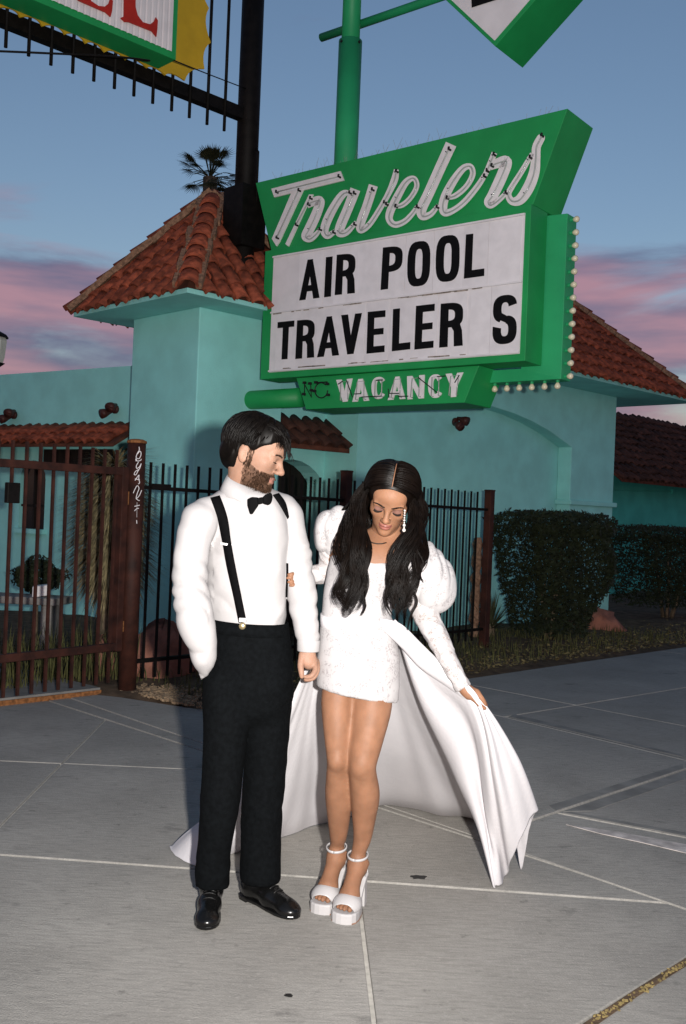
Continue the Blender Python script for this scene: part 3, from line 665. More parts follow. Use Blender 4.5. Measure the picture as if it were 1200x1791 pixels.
for si, (ch, zf, strokes, polys_) in enumerate(SCRIPT):
    mb = MB(); tubes = MB(); el = MB(); lay = 0
    for pg in polys_:
        mb.prism([SG(*zf(*p), .018+.001*lay) for p in pg], -SN*.016); lay += 1
    for st in strokes:
        L, R, C = stroke_poly(st); k = len(mb.v); o = .018+.001*lay+.0003*si; lay += 1
        n = len(L)
        for j in range(n): mb.v += [SG(*zf(*L[j]), o), SG(*zf(*R[j]), o), SG(*zf(*L[j]), o-.016), SG(*zf(*R[j]), o-.016)]
        for j in range(n-1):
            a = k+4*j; b = a+4; mb.f += [(a, a+1, b+1, b), (a+2, b+2, b+3, a+3), (a, b, b+2, a+2), (a+1, a+3, b+3, b+1)]
        mb.f += [(k, k+2, k+3, k+1), (k+4*n-4, k+4*n-3, k+4*n-1, k+4*n-2)]
        tp = [SG(*zf(*p), .058) for p in C[2:-2]]; tubes.tube([tp[0]-SN*.035]+tp+[tp[-1]-SN*.035], .0065, 6)
        for j in (3, len(C)//2, len(C)-4): w = SG(*zf(*C[j]), .03); el.tube([w, w+SN*.03], .004, 5)
        for e_ in (tp[0], tp[-1]): el.tube([e_+ST_*.0-SN*.03, e_+SN*.006, e_+UP*.02], .011, 6)
    for pg in polys_:
        c = [np.mean([pg[0], pg[-1]], axis=0), np.mean([pg[1], pg[-2 if len(pg) > 4 else 2]], axis=0)] if len(pg) == 4 else [np.mean([pg[0], pg[1]], axis=0)+np.array((0, 20)), np.mean([pg[-1], pg[2]], axis=0)]
        tp = [SG(*zf(*(c[0]+(c[1]-c[0])*f)), .058) for f in (.05, .3, .6, .95)]; tubes.tube([tp[0]-SN*.035]+tp+[tp[-1]-SN*.035], .0065, 6)
        for e_ in (tp[0], tp[-1]): el.tube([e_-SN*.03, e_+SN*.006, e_+UP*.02], .011, 6)
    lt_ = part('script_letter', mb, M['white'], cab, label='white script letter '+ch)
    part('neon_tube', tubes, M['neon'], cab, True); part('electrode', el, M['blackrub'], cab, kind='stuff')
# ---- rear frame with bulbs (right side and lower right)
e_r = tz(985, 500, -.27)[0]; zlo = tz(960, 663, -.27)[1]; tl = tz(852, 668, -.27)[0]
ztop = tz(975, 372, -.27)[1]
fr = MB(); pr = [SQ(tb-.20, ztop, -.272), SQ(e_r, ztop-.01, -.30), SQ(e_r, zlo, -.30), SQ(tl-.03, zlo, -.30), SQ(tl+.02, zb_-.012, -.272), SQ(tb-.20, zb_-.012, -.272)]
fr.prism(pr, -SN*.18); bfr = bevel(part('bulb_frame', fr, M['green_edge'], sign), .004)
def bulb(c, d, lab='bulb'):
    s = MB(); s.lathe(c, d, [(-.01, .016), (.018, .016), (.02, .012)], 8); bo = part('bulb', MB().lathe(c, d, [(.018, .012), (.03, .020), (.048, .028), (.062, .026), (.072, .016), (.076, .004)], 10), M['bulb'], bfr, True)
    part('socket', s, M['green_edge'], bfr)
for k in range(13):
    z_ = ztop-.05-(ztop-.05-zlo-.03)*k/12; bulb(SQ(e_r+.002, z_, -.37), ST_)
for k in range(6): bulb(SQ(tl+.03+(e_r-.06-tl-.03)*k/5, zlo-.002, -.36), -UP)
# ---- vacancy cabinet, stub tube, mast
vq = [SG(518, 667, -.02), SG(838, 640, -.02), SG(812, 703, -.02), SG(535, 717, -.02)]
z_ = (vq[2].z+vq[3].z)/2; vq[2].z = vq[3].z = z_; vq[0].z = vq[1].z = zb_-.003
mb = MB(); mb.prism(vq, -SN*.46); vac = bevel(part('vacancy_cabinet', mb, M['green'], sign), .004)
def zV(x, y): return (510+x/3.75, 640+y/3.75)
VL = [('V', (292, 92), (398, 82), (398, 230), (300, 240)), ('A', (402, 90), (500, 80), (508, 228), (398, 236)), ('C', (520, 78), (618, 66), (616, 212), (528, 222)), ('A', (648, 74), (738, 66), (745, 216), (630, 224)),
      ('N', (757, 68), (872, 58), (866, 212), (760, 220)), ('C', (892, 60), (992, 50), (992, 206), (898, 214)), ('Y', (1010, 52), (1126, 42), (1110, 200), (1012, 208))]
for i, (ch, *q) in enumerate(VL):
    q = [zV(*p) for p in q]; part('letter', letter_mb(ch, q, lambda u, v: SG(u, v, -.008), .010), M['white'], vac, label='white block letter '+ch)
    tb_ = MB(); cx = [(q[3][0]*.8+q[2][0]*.2, q[3][1]-4), (q[0][0]*.7+q[1][0]*.3, q[0][1]+4), (q[1][0]*.75+q[0][0]*.25, q[1][1]+5), (q[2][0]*.7+q[3][0]*.3, q[2][1]-3)]
    tp = [SG(*p, .025) for p in cx]; tb_.tube([tp[0]-SN*.03]+tp+[tp[-1]-SN*.03], .005, 6); part('neon_tube', tb_, M['neon'], vac, True)
mb = MB()
for a, b in (((830, 75), (955, 175)), ((955, 70), (1010, 66)), ((460, 204), (590, 198)), ((645, 180), (705, 180)), ((700, 200), (765, 198)), ((1100, 60), (1070, 110)), ((410, 184), (455, 182)), ((360, 95), (400, 205)), ((635, 150), (640, 208)), ((600, 92), (556, 95)), ((335, 100), (305, 120))):
    mb.tube([SG(*zV(*a), .03), SG(*zV(*b), .03)], .0048, 6)
part('tube_wiring', mb, M['blackrub'], vac, kind='stuff')
mb = MB()      # the unlit NO: bare dark tubes on green
for pl in ([(85, 195), (85, 120), (130, 205), (125, 110)], [(150, 110), (235, 105)]): mb.tube([SG(*zV(*p), .012) for p in pl], .006, 6)
mb.tube([SG(*zV(195+42*math.cos(a), 160+50*math.sin(a)), .012) for a in [i*2*math.pi/16 for i in range(15)]], .006, 6)
for p in ((85, 110), (120, 115), (80, 185), (130, 160), (235, 118), (150, 165), (160, 108), (240, 190)): w = SG(*zV(*p), .01); mb.box(w, ST_*.014, SN*.014, UP*.012)
part('no_tubes', mb, M['blackrub'], vac, kind='stuff')
a, b = SG(436, 700, -.22), SG(545, 699, -.22); b.z = a.z; dd = (b-a).normalized()
mb = MB(); mb.lathe(a, dd, [(-.07, .02), (-.062, .06), (-.04, .088), (0, .100), (.75, .100)], 24); part('support_tube', mb, M['green'], sign, True)
mp_ = SG(604, 300, -.25); mx_, my_ = mp_.x, mp_.y
mb = MB(); mb.tube([(mx_, my_, zl-.1), (mx_, my_, P(606, 72, my_).z)], .118, 24); part('mast', mb, M['green_edge'], sign, True)
mb = MB(); zt2 = P(606, 72, my_).z; mb.tube([(mx_, my_, zt2-.05), (mx_, my_, zt2+1.6)], .092, 24); part('mast_top', mb, M['green_edge'], sign, True)
for a_ in (-2.4, -.75): 
    mb = MB(); w = Vector((mx_+math.cos(a_)*.118, my_+math.sin(a_)*.118, zt2-.04)); mb.lathe(w, Vector((math.cos(a_), math.sin(a_), 0)), [(-.01, .014), (.01, .014), (.012, .005)], 8); part('bolt', mb, M['blackrub'], sign)
mb = MB(); w0 = SG(562, 66, -.36); w1 = SG(800, -14, -.36); w1 = w0+(w1-w0).normalized()*(w1-w0).length; w1.z = w0.z; 
mb.tube([w0, w0+ST_*2.6], .042, 14); part('cross_tube', mb, M['green_edge'], sign, True)
# bird spikes on top edge
mb = MB()
for k in range(200):
    c = SQ((t[0]-sA).dot(ST_)+3.4*random.random(), z, -random.uniform(.02, .45)); d = Vector((random.uniform(-.6, .6), random.uniform(-.6, .6), 1)).normalized()
    mb.tube([c, c+d*random.uniform(.06, .13)], .0013, 3, False)
part('bird_spikes', mb, M['greypaint'], sign, kind='stuff')
# ---- diamond panel above
dm = thing('diamond_sign', 'green edged white diamond panel cut off by the top of the picture', 'sign', SG(868, 80, .05))
f0, fl_, fr_, ft = SG(866, 81, .05), SG(700, -75, .05), SG(1010, -85, .05), SG(850, -240, .05)
mb = MB(); mb.prism([f0, fl_, ft, fr_], -SN*.50); bevel(part('cabinet', mb, M['green'], dm), .004)
def sh(p, k=.94): c = (f0+ft)/2; return c+(p-c)*k+SN*.004
mb = MB(); mb.prism([sh(f0), sh(fl_), sh(ft), sh(fr_)], -SN*.003); part('face', mb, M['board'], dm)
mb = MB(); mb.prism([SG(825, 13, .062), SG(823, -30, .062), SG(880, -50, .062), SG(872, -2, .062)], -SN*.004); part('letter_foot', mb, M['black'], dm)

# ================================================================== MOTEL sign upper left on its black steel frame
BP = 8.25
pc = P(431, 300, 10.6); pq = qof(pc); BP = pof(pc)
tw = thing('steel_sign_frame', 'black steel pole and beam with hanging bars carrying the yellow sign', 'sign frame', (pc.x, pc.y, 0))
mb = MB(); mb.tube([(pc.x, pc.y, 3.6), (pc.x, pc.y, 8.2)], .118, 20); part('pole', mb, M['blackpaint'], tw, True)
mb = MB(); zb0 = P(425, 375, 10.6).z; mb.box((pc.x, pc.y, zb0-.05), E1*.16, E2*.16, UP*.32); part('base_box', mb, M['blackpaint'], tw)
mb = MB(); cpt = P(447, 270, 10.5); mb.tube([cpt+UP*.06, cpt+UP*.03+Vector((.03, 0, 0)), cpt+Vector((.03, 0, -.5))], .012, 6); part('conduit', mb, M['blackpaint'], tw, True)
zbm = 1.46+(SP(415, 195, BP).z-1.46); zbm = SP(415, 197, BP).z
mb = MB(); mb.box(ST(pq-2.6, BP, zbm), E1*2.58, E2*.05, UP*.062); part('beam', mb, M['blackpaint'], tw)
bars_px = [(10, 83), (50, 98), (89, 114), (127, 128), (164, 142), (200, 155), (234, 168), (267, 181), (300, 194), (331, 206), (362, 218), (392, 229)]
for (u, v) in bars_px:
    w = SP(u, v, BP-.055); mb = MB(); mb.tube([w, Vector((w.x, w.y, 7.6))], .0165, 8); part('bar', mb, M['blackpaint'], tw, True)
ms = thing('sunburst_sign', 'yellow scalloped sunburst sign with red EL letters on white corrugated panel', 'sign', SP(150, 60, BP-.3))
tips = [(1075, -330), (1130, -130), (1155, 45), (1165, 235), (1130, 380), (1022, 445), (915, 415), (815, 375), (697, 330), (580, 288), (475, 240), (360, 190), (235, 145), (112, 95), (-10, 42), (-130, -8), (-260, -60), (-400, -120)]
def zE(x, y): return (x/3.158, y/3.158)
sp_ = BP-.16; pts = []
cxy = np.array((500., -300.))
for i in range(len(tips)-1):
    a, b = np.array(tips[i], float), np.array(tips[i+1], float); m_ = (a+b)/2; c_ = m_+(cxy-m_)/np.linalg.norm(cxy-m_)*55
    for k in range(6): f = k/6; pts.append((1-f)**2*a+2*f*(1-f)*c_+f*f*b)
pts.append(np.array(tips[-1], float)); pts += [np.array((-400., -700.)), np.array((1000., -700.))]
mb = MB(); mb.prism([SP(*zE(*p), sp_) for p in pts], E2*.02); part('sunburst', mb, M['yellow'], ms)
fp = sp_-.30
def FQ(x, y, off=0): return SP(*zE(x, y), fp-off)
br_ = FQ(972, 332); bq, bz_ = qof(br_), br_.z
mb = MB(); mb.prism([ST(bq-3.6, fp, bz_), ST(bq, fp, bz_), ST(bq, fp, bz_+2.2), ST(bq-3.6, fp, bz_+2.2)], E2*.29); cb = bevel(part('cabinet', mb, M['green'], ms), .004)
iw = bq-qof(FQ(945, 285)); rows = []
nn_ = 0; q0 = bq-iw
prof = []
while nn_ < 60:
    a = q0-nn_*.062
    prof += [ST(a, fp-.012, 0), ST(a-.036, fp-.012, 0), ST(a-.044, fp-.004, 0), ST(a-.054, fp-.004, 0)]; nn_ += 1
mb = MB(); mb.grid([[p+UP*(bz_+iw) for p in prof], [p+UP*(bz_+2.1) for p in prof]]); part('corrugated_panel', mb, M['corr'], ms)
Lp = [(690, -260), (748, -260), (750, 40), (762, 85), (790, 122), (830, 134), (852, 118), (862, 95), (873, 112), (870, 160), (865, 202), (840, 172), (715, 122), (690, 120), (668, 98), (686, 90)]
Ep = [(430, -260), (480, -260), (482, -40), (505, 5), (545, 32), (580, 36), (602, 18), (612, -12), (625, 5), (620, 60), (612, 92), (585, 68), (440, 5), (415, -15), (432, -28)]
mb = MB(); mb.prism([FQ(x, y, .03) for x, y in Lp], E2*.014); part('letter', mb, M['red'], ms, label='red serif letter L')
mb = MB(); mb.prism([FQ(x, y, .03) for x, y in Ep], E2*.014); part('letter', mb, M['red'], ms, label='red serif letter E')
# overhead cable
c_ = [P(-40, 88, 8.0), P(80, 93, 8.2), P(200, 99, 8.5), P(262, 106, 8.8)]
mb = MB(); mb.tube([Vector(p) for p in catmull(c_, 6)], .009, 6); solo('overhead_cable', mb, M['blackpaint'], smooth=True, label='thin black cable running under the yellow sign', cat='cable')
c_ = [P(305, 106, 8.9), P(360, 128, 9.6), P(430, 155, 10.5)]
mb = MB(); mb.tube([Vector(p) for p in catmull(c_, 6)], .006, 6); solo('guy_wire', mb, M['blackpaint'], smooth=True, label='thin guy wire from the yellow sign to the black pole', cat='wire')

# ================================================================== FENCE AND GATE
fL = G(222, 1212); fR = G(846, 1134); fR = Vector((fR.x, fR.y, 0)); fd = (fR-fL).normalized(); flen = (fR-fL).length; fn = Vector((fd.y, -fd.x, 0))
gp = thing('gate_post', 'round rusty brown gate post with white scrawl', 'post', fL)
mb = MB(); mb.tube([fL-UP*.1, fL+UP*1.93], .070, 20); part('shaft', mb, M['rust'], gp, True)
mb = MB(); mb.lathe(fL+UP*1.925, UP, [(0, .076), (.018, .076), (.03, .05), (.034, .01)], 20); part('cap', mb, M['rustlite'], gp, True)
def zP(x, y): return (200+x*70/696, 760+y*180/1791)
mb = MB()
scr = [[(430, 215), (435, 270), (400, 330), (380, 400), (430, 420), (465, 350), (450, 290), (400, 340)], [(380, 465), (375, 420), (400, 460), (455, 450), (470, 425)], [(420, 480), (385, 540), (390, 590), (440, 560), (468, 505), (440, 590), (400, 650)], [(420, 610), (370, 640), (345, 690), (375, 700), (410, 640)],
       [(360, 800), (400, 740), (430, 705), (425, 760), (440, 840), (415, 860)], [(360, 770), (440, 790)], [(330, 1020), (360, 950), (400, 890), (430, 940), (400, 1020), (380, 1110), (430, 1070), (475, 970)], [(375, 1110), (410, 1140), (440, 1150)], [(350, 1250), (440, 1230)], [(350, 1330), (390, 1290), (425, 1285)], [(388, 1490), (392, 1550)], [(395, 1180), (392, 1440)]]
for si, s_ in enumerate(scr):
    pts = []
    for p in catmull(s_, 4):
        u, v = zP(*p[:2]); r0 = ray(u, v); c0_ = Vector((0, 0, CAM_H)); dxy = Vector((r0.x, r0.y, 0)); oc = Vector((-fL.x, -fL.y, 0))
        A = dxy.dot(dxy); B = 2*oc.dot(dxy); C = oc.dot(oc)-.0715**2; D = B*B-4*A*C
        if D < 0: continue
        pts.append(c0_+r0*((-B-math.sqrt(D))/(2*A)))
    if len(pts) > 2: mb.tube(pts, .0032 if si < 11 else .0012, 5)
part('scrawl', mb, M['white'], gp, kind='stuff')
fe = thing('iron_fence', 'dark iron picket fence behind the couple from gate post to right post', 'fence', (fL+fR)/2)
BARM = MB().box((0, 0, .5), (.0085, 0, 0), (0, .0085, 0), (0, 0, .5)).mesh('bar'); BARM.materials.append(M['blackpaint'])
BARG = MB().box((0, 0, .5), (.0095, 0, 0), (0, .0095, 0), (0, 0, .5)).mesh('bar'); BARG.materials.append(M['rust'])
def setbar(parent, c, z0_, z1_, d, me):
    n_ = Vector((-d.y, d.x, 0)); Mx = frame(d, n_, UP*(z1_-z0_), c+UP*z0_); return link('bar', me, None, parent, M=Mx)
sl = .0
topz = lambda s: 1.79-.05*s/flen
k = int((flen-.2)/.118)
mid = min(range(k), key=lambda i: abs((fL+fd*(.14+i*.118)).x/(fL+fd*(.14+i*.118)).y-(607-600)/F_PX))
for i in range(k):
    s = .14+i*.118
    if i == mid: continue
    setbar(fe, fL+fd*s, .10, topz(s), fd, BARM)
for zz0, zz1 in ((1.59, 1.55), (.24, .22)):
    mb = MB(); mb.tube([fL+fd*.06+UP*zz0+fn*.0, fR+UP*zz1], .019, 4); part('rail', mb, M['blackpaint'], fe)
for c, h in ((fL+fd*(.14+mid*.118), 1.84), (fR, 1.76)):
    mb = MB(); mb.box(c+UP*(h/2-.05), fd*.042, fn*.042, UP*(h/2+.05)); mb.box(c+UP*(h+.006), fd*.046, fn*.046, UP*.008); bevel(part('post', mb, M['rust'], fe), .005)
# lock plate near the gate post
mb = MB(); mb.box(fL+fd*.22+UP*1.60+fn*.03, fd*.09, fn*.014, UP*.022); part('latch_bar', mb, M['blackpaint'], fe)
ga = thing('iron_gate', 'rusty brown iron gate with vertical bars at the left', 'gate', fL-E1*1)
gdir = (Vector((P(0, 1000, 6.75).x, 6.75, 0))-Vector((fL.x, fL.y, 0))); gdir.normalize(); g0 = fL+gdir*.13; gn = Vector((gdir.y, -gdir.x, 0))
GL = 2.3
for i in range(int(GL/.113)): setbar(ga, g0+gdir*(.06+i*.113), .10, 1.86, gdir, BARG)
for zz in (1.70, .37):
    mb = MB(); mb.box(g0+gdir*GL/2+UP*zz-gn*.0, gdir*GL/2, gn*.026, UP*.028); bevel(part('rail', mb, M['rust'], ga), .004)
mb = MB(); mb.box(g0+UP*1.035-gdir*.01, gdir*.03, gn*.03, UP*.70); bevel(part('stile', mb, M['rust'], ga), .004)
mb = MB(); mb.box(g0+UP*1.5-gdir*.045+gn*0, gdir*.012, gn*.02, UP*.05); part('hinge', mb, M['rustlite'], ga)
mb = MB(); mb.box(g0+UP*.52-gdir*.045+gn*0, gdir*.012, gn*.02, UP*.04); part('hinge', mb, M['rustlite'], ga)
pl_c = g0+gdir*((Vector((P(4, 850, 6.9).x, 6.9, 0))-g0).dot(gdir))+UP*1.5
mb = MB(); mb.box(pl_c-gn*.0+Vector((0, -.03, 0)), gdir*.05, gn*.02, UP*.07); bevel(part('lock_box', mb, M['blackpaint'], ga), .006)

# ================================================================== PLANTS
def leafcloud(n, fn_, size, mb=None, flat=.35):
    mb = mb or MB()
    for i in range(n):
        c = fn_(); a = Vector((random.gauss(0, 1), random.gauss(0, 1), random.gauss(0, 1))).normalized(); b = a.orthogonal().normalized(); s = size*random.uniform(.6, 1.3); k = len(mb.v)
        mb.v += [c-a*s, c+b*s*.42, c+a*s, c-b*s*.42]; mb.f.append((k, k+1, k+2, k+3))
    return mb
def hedge(name, label, c, wx, wy, zlo_, zhi, taper, n, ax, ay):
    h = thing(name, label, 'hedge', c)
    def f():
        z_ = random.random()**.8; w = taper+(1-taper)*min(1, z_*1.5); edge = random.random() < .75
        a, b = random.uniform(-1, 1), random.uniform(-1, 1)
        if edge:
            k = random.randrange(5)
            if k == 0: a = random.choice((-1, 1))
            elif k in (1, 2): b = -1
            elif k == 3: z_ = 1; w = 1
            else: b = random.choice((-1, 1))
        m_ = 1+.06*math.sin(a*5+z_*7)+.05*math.sin(z_*11+b*4)+random.gauss(0, .035)
        r_ = (abs(a)**5+abs(b)**5)**.2
        if r_ > 1: a /= r_; b /= r_
        zz = zlo_+(zhi-zlo_)*z_+random.gauss(0, .02)-(.10*max(0, max(abs(a), abs(b))-.75)*4*(z_ > .9))
        return Vector(c)+ax*a*wx*w*m_+ay*b*wy*w*m_+UP*zz
    part('foliage', leafcloud(n, f, .034), M['leaf'], h)
    mb = MB()
    for k in range(6):
        a = random.uniform(-.5, .5); b = random.uniform(-.5, .5)
        mb.tube([Vector(c)+ax*a*.2*wx+ay*b*.2*wy-UP*.05, Vector(c)+ax*a*.6*wx+ay*b*.6*wy+UP*(zlo_+.2), Vector(c)+ax*a*1.2*wx+ay*b*wy+UP*(zlo_+(zhi-zlo_)*.8)], [.028, .02, .008], 6)
    part('stem', mb, M['bark'], h, True)
c = SP(962, 1100, 6.75); hedge('trimmed_hedge', 'dark trimmed bush flaring upward beside the right fence post', Vector((c.x, c.y, 0)), .64, .5, .10, 1.53, .62, 15000, Vector((.93, .36, 0)), Vector((-.36, .93, 0)))
c = SP(1165, 1100, 7.35); hedge('square_hedge', 'dark boxy hedge at the right edge before the green building', Vector((c.x, c.y, 0)), .95, .5, .22, 1.40, .78, 15000, Vector((.93, .36, 0)), Vector((-.36, .93, 0)))
# yucca with a skirt of dry fronds behind the gate
c = P(190, 1100, 8.9); c.z = 0
yu = thing('yucca_tree', 'shaggy yucca with a skirt of dry blades behind the gate', 'tree', c)
mb = MB(); mb.tube([c-UP*.05, c+UP*.6, c+UP*1.5+Vector((.03, 0, 0))], [.09, .075, .06], 10); part('trunk', mb, M['bark'], yu, True)
mb = MB()
for i in range(3200):
    h_ = random.uniform(.95, 1.82); a = random.random()*6.283; el = random.uniform(-1.1, -.05)+(h_-1.2)*.9; L = random.uniform(.36, .56)*(1.0 if h_ < 1.6 else .8)
    d = Vector((math.cos(a)*math.cos(el), math.sin(a)*math.cos(el), math.sin(el))); s_ = d.cross(UP).normalized()*.009; o = c+UP*h_+d*.05
    m_ = o+d*L*.55; e = o+d*L-UP*.06; k = len(mb.v); mb.v += [o-s_, o+s_, m_+s_, m_-s_, e]; mb.f += [(k, k+1, k+2, k+3), (k+3, k+2, k+4)]
part('crown', mb, M['yucca'], yu)
c = P(66, 1000, 9.9); c.z = 0
sb = thing('round_shrub', 'small round dark shrub below the arched window', 'shrub', c)
def f():
    d = Vector((random.gauss(0, 1), random.gauss(0, 1), random.gauss(0, 1))).normalized(); k_ = random.uniform(.55, 1.0)*(1+.16*math.sin(5*d.x+2)+.14*math.sin(7*d.z+4*d.y)); return c+Vector((d.x*.27*k_, d.y*.24*k_, .70+d.z*.17*k_))
part('foliage', leafcloud(3500, f, .022), M['leaf'], sb)
mb = MB(); mb.tube([c-UP*.05, c+UP*.75], [.03, .015], 6); part('stem', mb, M['bark'], sb)
# spiky yucca and pale cactus trunk behind the fence at right
c = SP(858, 1095, 7.2); c.z = 0
sy = thing('spiky_yucca', 'low spiky yucca behind the right fence post', 'plant', c); mb = MB()
for i in range(90):
    a = random.random()*6.283; el = random.uniform(.1, 1.4); L = random.uniform(.3, .55); d = Vector((math.cos(a)*math.cos(el), math.sin(a)*math.cos(el), math.sin(el))); s_ = d.cross(UP).normalized()*.010
    o = c+UP*.12; m_ = o+d*L*.5; e = o+d*L; k = len(mb.v); mb.v += [o-s_, o+s_, m_+s_, m_-s_, e]; mb.f += [(k, k+1, k+2, k+3), (k+3, k+2, k+4)]
part('blades', mb, M['palmleaf'], sy); mb = MB(); mb.tube([c-UP*.05, c+UP*.2], [.06, .05], 8); part('base', mb, M['bark'], sy)
c = SP(832, 1040, 7.25); c.z = 0
ct = thing('pale_stump', 'pale knobbly dead yucca stem behind the fence by the right post', 'plant', c)
zt_ = SP(834, 940, 7.25).z; mb = MB(); pr = []
for i in range(16): f_ = i/15; pr.append((f_*zt_, .055+.018*math.sin(i*2.3)+.012*(i % 2)-(.03 if i == 15 else 0)))
mb.lathe(c, UP, pr, 10); part('stem', mb, M['mortar'], ct)
# palm far behind the pillar roof
c = P(368, 300, 24.0); pz_ = c.z-.15
pm = thing('palm_tree', 'dark fan palm crown rising behind the pillar roof', 'tree', (c.x, c.y, 0))
mb = MB(); mb.tube([(c.x, c.y, 0), (c.x+.1, c.y, pz_*.5), (c.x, c.y, pz_)], [.28, .2, .17], 10); part('trunk', mb, M['bark'], pm, True)
mb = MB(); top = Vector((c.x, c.y, pz_))
for i in range(46):
    a = random.random()*6.283; el = random.choice((random.uniform(.3, 1.45), random.uniform(-1.2, .3))); L = random.uniform(.35, .55)
    d = Vector((math.cos(a)*math.cos(el), math.sin(a)*math.cos(el), math.sin(el))); s_ = d.cross(UP).normalized(); n_ = s_.cross(d); o = top+d*L
    mb.tube([top, o], .012, 3, False)
    for j in range(-7, 8):
        th = j*.16; dd = (d*math.cos(th)+s_*math.sin(th)+UP*-.12*abs(j)/7).normalized(); e = o+dd*random.uniform(.32, .45)-UP*.06; w = s_*.018; k = len(mb.v); mb.v += [o-w*.5, o+dd*.2-w, e, o+dd*.2+w]; mb.f.append((k, k+1, k+2, k+3))
part('crown', mb, M['palmleaf'], pm)
